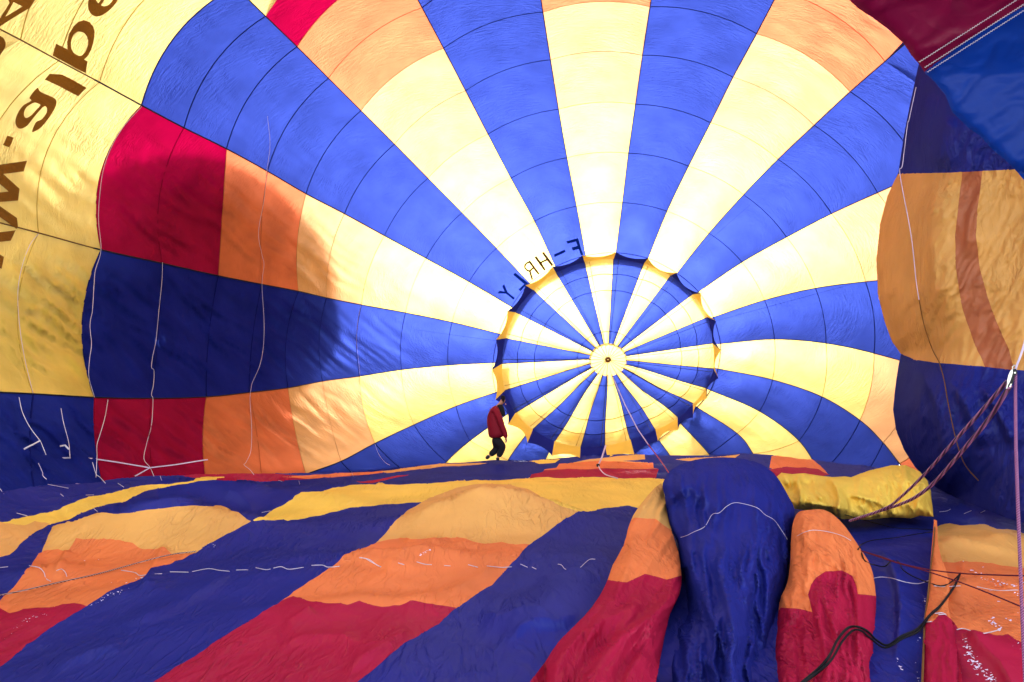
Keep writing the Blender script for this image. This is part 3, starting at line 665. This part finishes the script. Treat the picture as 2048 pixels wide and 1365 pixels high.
for k, (dx, dy) in enumerate(((-3, -6), (2, 3), (-14, -17))):
    a = np.array((1852 + dx, 142 + dy), float); b = np.array((2070 + dx, 3 + dy), float)
    q = a + (b - a) * np.linspace(0, 1, 90)[:, None]; q[:, 1] += 1.2 * np.where(np.arange(90) % 2, 1, -1)
    tube('stitching', at(q, flap_t(q) - .006), .0016, WHITE, flap, 4)

BH = [(1315,1365),(1322,1302),(1345,1250),(1375,1225),(1368,1150),(1362,1134),(1355,1086),(1340,1053),(1329,991),(1326,966),(1347,937),(1391,920),(1446,915),(1505,922),(1548,947),(1578,995),(1589,1020),(1585,1053),(1581,1105),(1570,1174),(1559,1229),(1552,1283),(1541,1365),(1530,1500),(1290,1500)]
puff('blue_fold', 'tall swollen blue fold standing between the orange red fold and the pinkish one', 'balloon fabric', spline(BH, 3, True),
     [(915, 6.9), (1000, 6.2), (1100, 5.4), (1230, 4.4), (1365, 3.55), (1500, 2.8)], 105, 1.0,
     [('blue', None)], step=4.5, fold=.13, wr=(11., 150.), ang=88, lines=[(.22, 7, 40, [(1352,1060),(1375,1110),(1392,1156),(1420,1229),(1450,1302),(1460,1400)]), (-.2, 9, 50, [(1519,1090),(1505,1192),(1497,1265),(1483,1400)]), (.14, 6, 26, [(1430,1090),(1440,1160),(1462,1240),(1475,1330)]), (-.25, 40, 55, [(1350,990),(1375,1020),(1420,1000)]), (.12, 6, 24, [(1540,1110),(1535,1190),(1525,1290)])], back=1.0)
PH = [(1552,1290),(1556,1230),(1562,1195),(1575,1165),(1581,1119),(1583,1064),(1592,1030),(1610,1021),(1647,1020),(1673,1035),(1698,1064),(1720,1097),(1742,1134),(1752,1192),(1749,1265),(1744,1365),(1740,1500),(1530,1500),(1541,1365)]
puff('pink_orange_fold', 'swollen orange fold turning dark red at the bottom, leaning against the tall blue fold', 'balloon fabric', spline(PH, 3, True),
     [(1020, 5.7), (1100, 5.25), (1200, 4.65), (1300, 3.95), (1365, 3.5), (1500, 2.75)], 72, .6,
     [('orange', None), ('red', [(1616,1190),(1622,1170),(1632,1156),(1651,1143),(1683,1141),(1705,1152),(1712,1170),(1716,1189),(1735,1190),(1760,1193),(1800,1400),(1740,1520),(1500,1520),(1500,1300),(1561,1216),(1600,1218),(1625,1225)])],
     step=4.5, fold=.08, wr=(10., 120.), ang=84, lines=[(.14, 6, 26, [(1612,1180),(1636,1240),(1652,1310),(1655,1400)]), (.12, 5, 24, [(1700,1150),(1712,1200),(1716,1280),(1712,1380)]), (-.12, 8, 26, [(1575,1230),(1592,1290),(1600,1380)]), (.09, 5, 20, [(1640,1170),(1660,1230),(1680,1290)])], back=.8)
RF = [(1010,1420),(1059,1365),(1091,1324),(1116,1285),(1166,1235),(1197,1196),(1215,1161),(1226,1129),(1247,1093),(1256,1058),(1263,1040),(1272,1022),(1297,990),(1322,967),(1328,990),(1335,1030),(1345,1070),(1357,1107),(1363,1152),(1359,1189),(1340,1228),(1326,1289),(1312,1365),(1290,1500),(960,1500)]
puff('orange_red_fold', 'draped fold, amber then orange then crimson, left of the tall blue fold', 'balloon fabric', spline(RF, 2, True),
     [(965, 7.6), (1040, 6.5), (1150, 5.3), (1230, 4.45), (1365, 3.4), (1500, 2.7)], 34, .32,
     [('amber', None), ('orange', [(1150,1200),(1200,1100),(1256,1046),(1269,1036),(1311,1038),(1335,1056),(1345,1062),(1400,1110),(1400,1220)]),
      ('red', [(1215,1161),(1254,1165),(1290,1148),(1333,1159),(1363,1152),(1420,1150),(1420,1600),(900,1600),(1000,1300),(1180,1161)])],
     step=4.5, fold=.09, wr=(14., 220.), ang=120, lines=[(.26, 6, 46, [(1362,1175),(1330,1205),(1291,1240),(1235,1280),(1180,1350),(1150,1420)]), (.2, 6, 36, [(1300,1200),(1240,1225),(1170,1262),(1116,1320),(1080,1380)]), (.12, 5, 22, [(1255,1060),(1262,1110),(1240,1165),(1225,1215)]), (.14, 6, 30, [(1290,1300),(1262,1340),(1240,1400)])], back=.6)
YH = [(1552,955),(1563,946),(1585,949),(1610,947),(1640,952),(1665,955),(1690,953),(1702,955),(1720,948),(1738,942),(1782,931),(1811,931),(1840,944),(1855,962),(1862,985),(1864,1010),(1867,1034),(1840,1032),(1822,1037),(1780,1035),(1738,1040),(1683,1038),(1658,1026),(1620,1022),(1588,1018),(1560,990)]
puff('yellow_fold', 'crumpled heap of yellow fabric swelling at its right end, behind the pinkish orange fold', 'balloon fabric', YH,
     [(930, 9.3), (960, 8.9), (1040, 8.1)], 36, .5, [('yellow', None)], step=3.6, fold=.10, wr=(8., 60.), ang=74, lines=[(.35, 5, 18, [(1655,950),(1672,975),(1678,1005),(1668,1035)]), (.25, 4, 14, [(1590,955),(1600,985),(1598,1015)]), (.2, 4, 16, [(1690,990),(1740,1000),(1780,1020)]), (.2, 4, 14, [(1610,1005),(1650,1012),(1700,1022)]), (.22, 4, 16, [(1855,985),(1838,1000),(1830,1030)]), (.15, 3, 12, [(1625,960),(1632,985),(1645,1005)]), (-.35, 14, 14, [(1560,990),(1600,968),(1660,972)])], back=.6)
# narrow folded edge with binding at the right
NF = [(1868,1040),(1874,1042),(1876,1090),(1884,1119),(1896,1150),(1899,1178),(1896,1215),(1903,1240),(1914,1290),(1925,1365),(1930,1500),(1838,1500),(1844,1365),(1850,1245),(1856,1180),(1862,1110)]
puff('narrow_edge_fold', 'narrow upright orange and red fold with a brown bound edge at the right', 'balloon fabric', NF,
     [(1040, 7.3), (1120, 6.2), (1240, 4.6), (1365, 3.6), (1500, 2.8)], 16, .12,
     [('orange', None), ('red', [(1820,1246),(1850,1245),(1866,1243),(1881,1227),(1892,1229),(1903,1240),(1960,1260),(1960,1520),(1800,1520)])], step=4, fold=.03, wr=(8., 60.), ang=86, back=.2)

def surf_t(P):
    P = np.atleast_2d(np.asarray(P, float)); t = np.minimum(floor_t(P), wall_t(P))
    on_floor = t < wall_t(P) * .99
    for k in range(len(P)):
        if not on_floor[k]: t[k] -= .06
    t = t - .02 - .018 * t * 0
    # raise threads above the creases of the lying fabric
    d = ray(P); t = np.where(on_floor, t - (crease(CAM + d * t[:, None]) * np.clip(1.15 - t / 26, .3, 1) + pleats(P, FOLDS) + .012) / np.maximum(-d[:, 2], .08), t)
    for pl, f in SURF:
        m = inpoly(P, pl)
        if m.any(): t[m] = np.minimum(t[m], f(P[m]) - .02)
    return t
def cord(name, pts, r, mat, label=None, cat=None, group=None, parent=None, lift=0.0, t=None, smooth=True, sides=6, step=9):
    q = spline(pts, 6) if smooth else densify(pts, step, False)
    q = densify(q, step, False)
    if t is None:
        tt = surf_t(q); k = np.ones(5) / 5; tp = np.pad(tt, 2, mode='edge'); tt = np.minimum(np.convolve(tp, k, 'valid'), tt + .1) - lift
    else: tt = np.interp(np.linspace(0, 1, len(q)), np.linspace(0, 1, len(t)), t)
    o = tube(name, at(q, tt), r, mat, parent, sides)
    if cat: tag(o, label, cat, group)
    return o

# white piping threads: on the side wall (children of the envelope) and on the lying fabric
for L in ([(535,343-110),(540,290),(534,340),(528,400),(517,465),(524,510),(528,530),(524,570),(528,640),(527,690),(520,730),(505,765),(502,778),(500,800),(503,850),(502,900),(492,925),(488,930),(500,940),(508,950)],
          [(325,525),(324,560),(318,620),(312,680),(305,715),(303,735),(308,742),(307,770),(303,790),(306,800),(303,850),(294,885),(288,918),(300,935),(308,953)],
          [(283,214),(250,250),(225,290),(208,335),(200,385),(197,440),(202,500),(191,540),(188,570),(185,620),(180,650),(183,690),(179,720),(178,755),(189,795)],
          [(77,468),(60,490),(45,530),(36,580),(38,640),(48,710),(66,787)],
          [(38,795),(45,825),(60,855),(80,882),(84,890),(92,910)], [(122,817),(127,845),(137,883),(139,900),(140,915)],
          [(216,800),(210,835),(200,870),(194,890),(194,915),(192,955)],
          [(185,925),(192,948),(200,955),(211,967)], [(77,927),(85,945),(86,952),(93,959)],
          [(722,612),(716,640),(713,680),(717,720),(720,752)],
          [(750,888),(757,908),(770,925),(780,931)]):
    thin = L[0][0] in (722, 750, 77)
    cord('white_piping', L, .0045 if not thin else .0035, WHITE if not thin else STRAP, parent=env, smooth=True, sides=4)
for L in ([(48,899),(80,882)], [(120,893),(130,891),(138,899)]): cord('white_piping', L, .012, WHITE, parent=env, smooth=False, sides=4)
FT = [r6([(0,655),(40,650)]), r6([(150,645),(200,655),(225,680),(235,710),(260,725)]), r6([(290,670),(315,662),(335,680),(345,708),(360,715)]),
      r6([(620,668),(690,680),(715,695),(760,690),(830,686)]), r6([(985,675),(1065,660),(1120,668),(1175,674)]), r6([(870,676),(965,678)]), r6([(1210,667),(1270,666)]),
      r6([(1310,655),(1360,665),(1385,662)]), r6([(1400,657),(1440,650),(1480,663),(1555,653)]), r6([(1595,643),(1650,642),(1680,652),(1740,648)]), r6([(1840,604),(1870,608),(1900,625),(1950,652)]),
      r6([(0,250),(20,278)]), r6([(38,283),(80,305)]), r6([(130,312),(158,318)]), r6([(85,375),(140,390)]), r6([(245,228),(350,248)]), r6([(310,277),(325,290)]), r6([(440,283),(480,282)]),
      r6([(603,222),(635,243)]), r6([(820,185),(828,208)]), r6([(480,352),(500,368)]), r6([(1340,372),(1385,364)]), r6([(1425,208),(1445,213)]), r6([(1530,210),(1535,228)]), r6([(1800,165),(1810,188)]),
      r7([(60,662),(110,675),(150,705),(175,715)]), r7([(270,693),(305,703)]), r7([(375,687),(420,700),(460,703)]), r7([(530,708),(565,710)]), r7([(665,703),(720,718)]), r7([(770,710),(850,718),(910,715)]),
      r7([(960,700),(1000,718)]), r7([(1025,717),(1048,728)]), r7([(1170,700),(1190,705),(1215,730),(1270,740),(1300,715),(1345,675),(1380,672)]),
      r8([(1225,703),(1270,697),(1330,705),(1400,725),(1470,733),(1530,715)]), r8([(1580,903),(1620,900)]), r8([(1505,945),(1545,940)]), r8([(1560,897),(1600,893),(1622,905)]),
      r8([(1680,985),(1720,980),(1800,1005),(1860,1000),(1920,983)]), r8([(1585,340),(1625,335),(1645,325)]), r8([(1720,350),(1760,333)]), r8([(1810,345),(1835,333)]), r8([(1555,745),(1610,750),(1700,745)]),
      r8([(1790,750),(1900,770),(2015,768)])]
for L in FT: cord('white_thread', L, .0033, WHITE, parent=lay, sides=4, lift=.0)
for L, nm in ((r8([(168,480),(200,470),(240,450),(300,420),(340,355),(380,345),(420,310),(465,290),(530,300),(590,320),(630,355),(680,385),(720,440),(752,490)]), 'blue_fold'),
          (r8([(805,472),(850,450),(900,440),(980,450),(1050,470),(1100,497)]), 'pink_orange_fold')):
    cord('white_thread', L, .0022, WHITE, parent=bpy.data.objects[nm], sides=4, lift=.015)
cord('white_thread', [(1832,175),(1818,240),(1815,250),(1805,330),(1800,350),(1822,470),(1832,560),(1838,600)], .006, STRAP, parent=bpy.data.objects['sagging_side_wall'], sides=4, t=[10.8, 10.6, 10.4])
cord('seam_line', [(1838,600),(1848,650),(1865,700),(1878,725),(1888,760),(1895,800),(1905,850),(1915,890),(1930,930),(1957,962)], .007, BROWNT, parent=bpy.data.objects['sagging_side_wall'], sides=4, lift=.02)
cord('binding', [(1870,1040),(1868,1080),(1862,1130),(1856,1190),(1850,1240),(1847,1300),(1843,1400)], .006, BROWNT, parent=bpy.data.objects['narrow_edge_fold'], lift=.02)

# straps and cords
cord('webbing_strap', [(-60,962),(0,943),(60,925),(140,916),(200,920),(300,936)], .012, STRAP, 'pale webbing strap arching across the dark blue and red panels at lower left', 'strap', t=[8.5, 10, 11.5])
cord('webbing_strap', [(300,936),(350,930),(400,922),(415,920)], .011, STRAP, 'pale strap running right from the crossing point over the red panel', 'strap', t=[11.5, 12])
cord('webbing_strap', [(300,936),(268,954)], .011, STRAP, 'short pale strap end slanting down from the crossing point', 'strap', t=[11.5, 11.3], smooth=False)
cord('webbing_strap', [(-60,938),(0,951),(90,964),(160,969),(215,966)], .011, STRAP, 'pale strap lying lowest along the blue fabric at lower left', 'strap', t=[8.5, 9.5, 10.3])
cord('control_line', [(1226,755),(1250,810),(1276,860),(1297,890)], .013, STRAP, 'pale control line hanging from the parachute centre', 'cord', t=[17.8, 16], smooth=False)
cord('control_line', [(1297,890),(1320,920),(1345,957)], .013, REDC, 'dark red lower end of the control line in front of the vent', 'cord', t=[16, 13.2], smooth=False)
cord('white_line', [(1211,892),(1204,915),(1197,930)], .02, STRAP, 'short white line from the vent rim down to a black ring', 'cord', t=[17.2, 15.4], smooth=False)
cord('white_line', [(1197,932),(1201,940),(1212,950),(1235,957)], .012, STRAP, 'slack pale line curling over the red patch below the vent', 'cord', t=[15.2, 14.4, 13.6])
ks = tube('black_ring', at([(1193,931), (1199,931)], [15.2, 15.2]), .035, BLKP, None, 10); tag(ks, 'small black ring at the end of the white line by the red patch', 'ring')
for k, (a, b) in enumerate((((1112,536),(1010,430)),((1403,588),(1480,540)),((1433,642),(1700,570)),((991,682),(830,660)),((1015,624),(900,560)),((1345,546),(1500,410)),((1053,887),(1050,905)),((1386,838),(1372,870)),((1211,894),(1165,912)),((1211,894),(1120,905)))):
    cord('rigging_line', [a, b], .004, SEAM['blue'], parent=par, t=[par_t([a])[0] - .1, wall_t([b])[0] - .1], smooth=False, sides=4)

# ropes near the right
cord('braided_rope', [(2031,748),(2031,820),(2032,900),(2036,1020),(2040,1120),(2045,1250),(2050,1365),(2054,1480)], .0052, PINKR, 'pink braided rope hanging vertically at the far right', 'rope', t=[2.3, 2.1], smooth=False, step=6)
cord('braided_rope', [(2014,764),(1960,826),(1900,892),(1854,944),(1800,996),(1768,1018),(1700,1042)], .0075, PURPR, 'upper of the two dark pink ropes slanting down from the pulley block', 'rope', t=[2.35, 3.0, 3.9, 5.1], step=5)
cord('braided_rope', [(2019,774),(1980,835),(1935,890),(1872,962),(1835,992),(1803,1008),(1758,1023),(1700,1042)], .009, PURPR, 'lower of the two dark pink ropes slanting down from the pulley block', 'rope', t=[2.35, 3.0, 3.9, 5.1], step=5)
cord('sling', [(2058,650),(2048,690),(2040,715),(2034,730),(2030,742)], .0035, STRAP, 'thin violet sling holding the pulley block at the far right', 'sling', t=[2.25, 2.3])
def pulley():
    e = tag(empty('pulley_block', tuple(at([(2024, 760)], [2.3])[0])), 'small metal and black pulley block with two ropes at the far right', 'pulley')
    def plate(name, pts, t0, t1, mat):
        n = len(pts); V = np.vstack([at(pts, [t0] * n), at(pts, [t1] * n)])
        fs = [tuple(range(n)), tuple(reversed(range(n, 2 * n)))] + [(i, (i + 1) % n, n + (i + 1) % n, n + i) for i in range(n)]
        return link(name, V, fs, mat, e, False)
    plate('cheek_plate', [(2025,738),(2026,745),(2022,758),(2018,768),(2015,770),(2014,762),(2017,750),(2021,742)], 2.282, 2.288, STEEL)
    plate('body', [(2025,739),(2032,738),(2035,746),(2032,750),(2029,752),(2026,768),(2020,775),(2017,775),(2016,770),(2022,758)], 2.29, 2.315, BLKP)
    plate('strap_end', [(2014,768),(2017,769),(2014,778),(2012,778)], 2.283, 2.287, STEEL)
    plate('pin', [(2021,768),(2024,768),(2021,775),(2018,774)], 2.284, 2.29, STEEL)
    q = [(2030 + 2 * math.cos(a), 746 + 2 * math.sin(a)) for a in np.linspace(0, 2 * math.pi, 11)[:-1]]
    plate('bolt_head', q, 2.28, 2.29, STEEL)
    tube('shackle', at([(2026,740),(2025,734),(2028,731),(2032,733),(2033,739)], [2.3] * 5), .0022, STEEL, e)
pulley()
cord('dark_red_line', [(1722,1102),(1760,1113),(1800,1127),(1860,1140),(1920,1147),(1980,1150),(2060,1152),(2150,1150)], .0045, DKRED, 'upper dark red line stretched to the right over the orange panel', 'cord', t=[5.0, 4.4, 3.6])
cord('dark_red_line', [(1722,1102),(1790,1125),(1850,1142),(1920,1165),(1980,1188),(2048,1216),(2120,1245)], .0045, DKRED, 'lower dark red line sloping down to the right over the orange panel', 'cord', t=[5.0, 4.4, 3.6])
cord('black_cable', [(1921,1147),(1905,1178),(1882,1210),(1862,1228),(1835,1258),(1803,1273),(1775,1291),(1752,1280),(1735,1263),(1715,1254),(1695,1257),(1675,1280),(1660,1310),(1640,1335),(1605,1365),(1570,1400)], .0075, BLACKR, 'thicker black cable looping across the pinkish fold and blue fabric', 'cable', lift=.04)
cord('black_cable', [(1921,1147),(1908,1176),(1880,1214),(1858,1234),(1838,1262),(1806,1277),(1770,1296),(1740,1276),(1722,1262),(1705,1262),(1684,1284),(1664,1318),(1640,1342),(1600,1372),(1570,1405)], .0065, BLACKR, 'thinner black cable running alongside the thicker one', 'cable', lift=.03)
cord('black_rope', [(1720,1095),(1730,1122),(1752,1131),(1770,1133),(1783,1122),(1798,1124),(1806,1140),(1830,1155),(1870,1170),(1890,1171),(1908,1160),(1921,1147)], .0055, BLACKR, 'black cord wriggling from the pinkish fold to the cable loop', 'cord', lift=.03)
cord('black_rope', [(1716,1100),(1722,1090),(1745,1081),(1790,1076),(1830,1069),(1866,1064)], .005, BLACKR, 'black cord crossing the blue fabric just under the yellow heap', 'cord', lift=.03)
cord('black_rope', [(1690,1030),(1712,1036),(1748,1046),(1790,1056),(1830,1058),(1866,1060)], .005, BLACKR, 'upper black cord dipping from the yellow heap over the blue fabric', 'cord', lift=.03)
cord('twisted_cord', [(-20,1194),(30,1185),(110,1167),(200,1147),(280,1125),(340,1110),(392,1103)], .006, braid('grey_twisted_cord', (.05, .03, .03), (.5, .35, .32), 30), 'brown twisted cord lying diagonally over the orange panel at lower left', 'cord', lift=.02)

# frost flecks on the lying fabric
V = []; Fc = []
def fleck_path(pts, n, spread, size):
    q = densify(pts, 4, False)
    for _ in range(n):
        c_ = q[rng.integers(len(q))] + rng.normal(size=2) * spread
        m = rng.integers(5, 8); a = np.sort(rng.random(m)) * 6.283; rr = size * rng.uniform(.4, 1.3) * rng.uniform(.5, 1.2, m)
        el = rng.uniform(.35, .8); P = np.stack([c_[0] + rr * np.cos(a) * 1.3, c_[1] + rr * np.sin(a) * el], 1)
        V.append(P); Fc.append(m)
fleck_path([(430,1088),(390,1106),(370,1113)], 40, 3, 1.6); fleck_path([(300,1150),(270,1165),(225,1188),(172,1222),(120,1246)], 110, 3, 1.8)
fleck_path([(90,1225),(30,1260),(10,1280)], 40, 7, 1.3); fleck_path([(200,1140),(260,1110),(140,1165)], 30, 16, 1.1)
fleck_path([(842,1110),(850,1105),(858,1100)], 14, 1.5, 1.6)
fleck_path([(1925,1124),(1960,1145),(1990,1160),(2048,1180),(2040,1210)], 120, 7, 2.6); fleck_path([(1970,1160),(2010,1215),(2048,1230)], 60, 8, 2.6)
fleck_path([(1985,1240),(2000,1255)], 30, 5, 3); fleck_path([(2010,1230),(2048,1260)], 50, 8, 3.5)
fleck_path([(1925,1275),(1940,1310),(1960,1340),(1990,1360)], 90, 5, 2.8); fleck_path([(1840,1270),(1832,1310),(1836,1360)], 26, 3, 1.8); fleck_path([(1795,1315),(1803,1342)], 20, 2, 2.2); fleck_path([(1850,1180),(1846,1260)], 24, 1.5, 1.4)
fleck_path([(1920,1350),(1915,1365)], 12, 4, 2.5); fleck_path([(2000,1290),(2030,1300)], 20, 5, 2)
allv = np.vstack(V); tt = surf_t(allv); P = at(allv, tt + .02 / np.maximum(-ray(allv)[:, 2], .08) * 1.0); fs = []; o0 = 0
for m in Fc: fs.append(tuple(range(o0, o0 + m))); o0 += m
tag(link('frost_flecks', P, fs, SNOW, None, False), 'white frost flecks scattered over the orange and red fabric', None, None, 'stuff')

# ---------------------------------------------------------------- person walking in front of the vent
SKINM = plain('skin', (.45, .22, .14), .5); JACK = plain('red_jacket_cloth', (.20, .006, .018), .7, 0, .4, 40); TROU = plain('black_trouser_cloth', (.012, .012, .016), .8, 0, .4, 40)
HAT = plain('dark_knit', (.01, .008, .012), .9, 0, .8, 120); SCARF = plain('black_scarf_cloth', (.012, .012, .018), .9, 0, .6, 60); BOOT = plain('dark_boot', (.015, .02, .03), .5)
def skinned(name, verts, edges, rad, mat, parent, root=0, sub=2):
    me = bpy.data.meshes.new(name); me.from_pydata(verts, edges, []); o = bpy.data.objects.new(name, me); col.objects.link(o)
    sk = o.modifiers.new('skin', 'SKIN'); sk.use_smooth_shade = True
    for i, v in enumerate(me.skin_vertices[0].data):
        r = rad[i]; v.radius = (r, r) if not isinstance(r, tuple) else r; v.use_root = (i == root)
    ss = o.modifiers.new('sub', 'SUBSURF'); ss.levels = sub; ss.render_levels = sub
    dg = bpy.context.evaluated_depsgraph_get(); m2 = bpy.data.meshes.new_from_object(o.evaluated_get(dg)); m2.name = name
    bpy.data.objects.remove(o); m2.materials.clear(); m2.materials.append(mat)
    o = bpy.data.objects.new(name, m2); col.objects.link(o); o.parent = parent; return o
def person(loc, label, scale=1.0):
    e = tag(empty('person', loc), label, 'person')
    k = .01282 / 9.1
    X = lambda x, y, d=0: ((x - 400) * k, d, (1290 - y) * k)      # from a side view; +x is where the person faces
    bv, be, br = [], [], []
    def add(p, r, par=None): bv.append(p); br.append(r * (.62 if len(bv) < 5 else .82)); (be.append((par, len(bv) - 1)) if par is not None else None); return len(bv) - 1
    pel = add(X(395, 905), .12); sp1 = add(X(365, 760), .12, pel); sp2 = add(X(330, 560), .13, sp1); ch = add(X(350, 400), .14, sp2); nk = add(X(425, 300), .06, ch)
    hd0 = add(X(462, 262), .062, nk); hd = add(X(505, 215), .086, hd0); add(X(525, 165), .06, hd)
    for s in (-1, 1):
        sh = add(X(375, 385, s * .15), .06, ch); el = add(X(470 + s * -12, 640, s * .20), .045, sh); wr = add(X(552 - s * -6, 860, s * .17), .028, el)
        pm = add(X(568, 905, s * .17), .03, wr)
        for f in range(4):
            a = add(X(562 + f * 7, 935, s * .17 + .0), .009, pm); b = add(X(556 + f * 7, 955 + (f in (1, 2)) * 6, s * .165), .008, a); add(X(546 + f * 6, 966, s * .16), .007, b)
        th = add(X(548, 915, s * .15), .009, pm); add(X(538, 938, s * .14), .008, th)
    L = [(X(405, 960, -.08), .09), (X(505, 1060, -.09), .065), (X(415, 1235, -.09), .045), (X(410, 1270, -.09), .04)]
    M = [(X(400, 960, .08), .09), (X(395, 1090, .09), .065), (X(270, 1205, .09), .045), (X(235, 1240, .09), .04)]
    for Q in (L, M):
        p = pel
        for c_, r in Q: p = add(c_, r, p)
    skinned('body', bv, be, br, SKINM, e)
    # face
    skinned('nose', [X(548, 262), X(566, 285)], [(0, 1)], [.012, .014], SKINM, e)
    skinned('ear', [X(478, 235, -.082), X(474, 255, -.084)], [(0, 1)], [.014, .012], SKINM, e)
    # jacket: torso and two sleeves
    v = [X(408, 905), X(392, 760), X(345, 600), X(335, 470), X(350, 370), X(400, 300)]; ed = [(i, i + 1) for i in range(5)]; r = [(.235, .17), (.215, .17), (.19, .165), (.17, .165), (.15, .15), (.085, .085)]
    for s in (-1, 1):
        b = len(v); v += [X(380, 390, s * .16), X(440, 520, s * .21), X(485, 660, s * .215), X(545, 800, s * .19), X(565, 885, s * .175)]; ed += [(4, b), (b, b + 1), (b + 1, b + 2), (b + 2, b + 3), (b + 3, b + 4)]; r += [(.09, .09), (.085, .085), (.075, .075), (.062, .062), (.048, .048)]
    skinned('jacket', v, ed, [(a * 1.1, a * 1.1) if i < 6 else (a * 1.05, b_ * 1.05) for i, (a, b_) in enumerate(r)], JACK, e)
    skinned('hood', [X(300, 320), X(280, 380), X(330, 350)], [(0, 1), (0, 2)], [.06, .05, .07], JACK, e)
    v = [X(405, 850), X(402, 940)]; ed = [(0, 1)]; r = [(.17, .17), (.16, .16)]
    for Q in ([X(420, 980, -.08), X(515, 1040, -.09), X(470, 1130, -.09), X(420, 1235, -.09)], [X(390, 1000, .08), X(400, 1090, .09), X(330, 1150, .09), X(262, 1208, .09)]):
        b = len(v); v += Q; ed += [(1, b), (b, b + 1), (b + 1, b + 2), (b + 2, b + 3)]; r += [(.125, .125), (.105, .105), (.09, .09), (.08, .08)]
    skinned('trousers', v, ed, r, TROU, e)
    skinned('boot', [X(410, 1230, -.09), X(408, 1268, -.09), X(450, 1274, -.09)], [(0, 1), (1, 2)], [.055, .05, .04], BOOT, e)
    skinned('boot', [X(262, 1205, .09), X(215, 1250, .09), X(200, 1276, .09)], [(0, 1), (1, 2)], [.055, .052, .036], BOOT, e)
    skinned('knit_hat', [X(478, 200), X(512, 178), X(545, 195)], [(0, 1), (1, 2)], [.12, .125, .085], HAT, e)
    skinned('scarf', [X(420, 270), X(455, 350), X(500, 440), X(520, 500)], [(0, 1), (1, 2), (2, 3)], [(.08, .1), (.085, .11), (.05, .08), (.035, .06)], SCARF, e)
    return e
pz = at([(994, 921)], [17.5])[0]
p1 = person((pz[0], pz[1], pz[2] + .0), 'person in a red jacket, black scarf and knit hat walking with head bowed')
# somebody outside, whose blurred shadow falls on the blue panel
wp = at([(1392, 850)], [wall_t([(1392, 850)])[0]])[0] + sd * .9
p2 = person((wp[0], wp[1], 0.0), 'person outside showing only as a blurred dark shadow through the blue panel')

# ---------------------------------------------------------------- unseen balloons outside the left side, there for its shade
def sky_blocker(c_, radii, label):
    c_ = np.array(c_)
    e = tag(empty('unseen_balloon', (c_[0], c_[1], 0)), label, 'balloon')
    n, m = 24, 16; dark = plain('opaque_grey_nylon', (.12, .12, .14))
    mats = (FLOOR['blue'], dark)
    for g in range(12):
        V = []; fs = []
        for i in range(m + 1):
            for j in range(4):
                a = 2 * math.pi * (g + j / 3) / 12; ph = -math.pi / 2 + math.pi * i / m; s = 1 + .03 * math.sin(math.pi * j / 3)
                V.append(c_ + np.array(radii) * (math.cos(ph) * math.cos(a) * s, math.sin(ph) * s, math.cos(ph) * math.sin(a) * s))
        for i in range(m):
            for j in range(3): fs.append((i * 4 + j, i * 4 + j + 1, (i + 1) * 4 + j + 1, (i + 1) * 4 + j))
        link('gore', V, fs, dark, e)
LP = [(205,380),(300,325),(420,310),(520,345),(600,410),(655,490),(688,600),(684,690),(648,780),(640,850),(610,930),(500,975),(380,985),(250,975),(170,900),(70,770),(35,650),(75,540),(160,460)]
def leaning(label):  # unseen; body stretched along the sun so its shadow fits the wall
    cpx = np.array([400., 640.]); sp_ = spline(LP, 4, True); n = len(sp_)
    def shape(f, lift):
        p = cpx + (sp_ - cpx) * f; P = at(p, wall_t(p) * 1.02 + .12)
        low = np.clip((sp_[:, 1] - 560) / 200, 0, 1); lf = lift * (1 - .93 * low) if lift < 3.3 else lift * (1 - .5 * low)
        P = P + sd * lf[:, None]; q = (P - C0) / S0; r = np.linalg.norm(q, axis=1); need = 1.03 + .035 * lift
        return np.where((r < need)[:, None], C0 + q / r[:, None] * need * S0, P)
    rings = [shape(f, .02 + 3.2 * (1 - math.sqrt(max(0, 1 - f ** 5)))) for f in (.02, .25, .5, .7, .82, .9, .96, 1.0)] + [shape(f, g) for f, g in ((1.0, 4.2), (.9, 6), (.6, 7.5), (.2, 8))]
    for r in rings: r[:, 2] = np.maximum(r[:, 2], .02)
    m0 = rings[0].mean(0); e = tag(empty('unseen_balloon', (m0[0] - 2, m0[1], 0)), label, 'balloon')
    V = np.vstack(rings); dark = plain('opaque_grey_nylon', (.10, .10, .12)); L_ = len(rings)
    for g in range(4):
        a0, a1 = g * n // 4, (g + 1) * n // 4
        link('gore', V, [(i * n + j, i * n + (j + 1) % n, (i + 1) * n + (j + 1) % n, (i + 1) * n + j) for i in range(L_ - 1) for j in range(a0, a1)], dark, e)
leaning('neighbouring balloon leaning on the outside, unseen but shaped to throw the big rounded shadow on the left fabric')
sky_blocker((-15.2, 13.5, 4.2), (3.8, 7.5, 5.6), "unseen balloon shape added outside the left side to block skylight")  # added blocker that keeps side skylight off the left wall
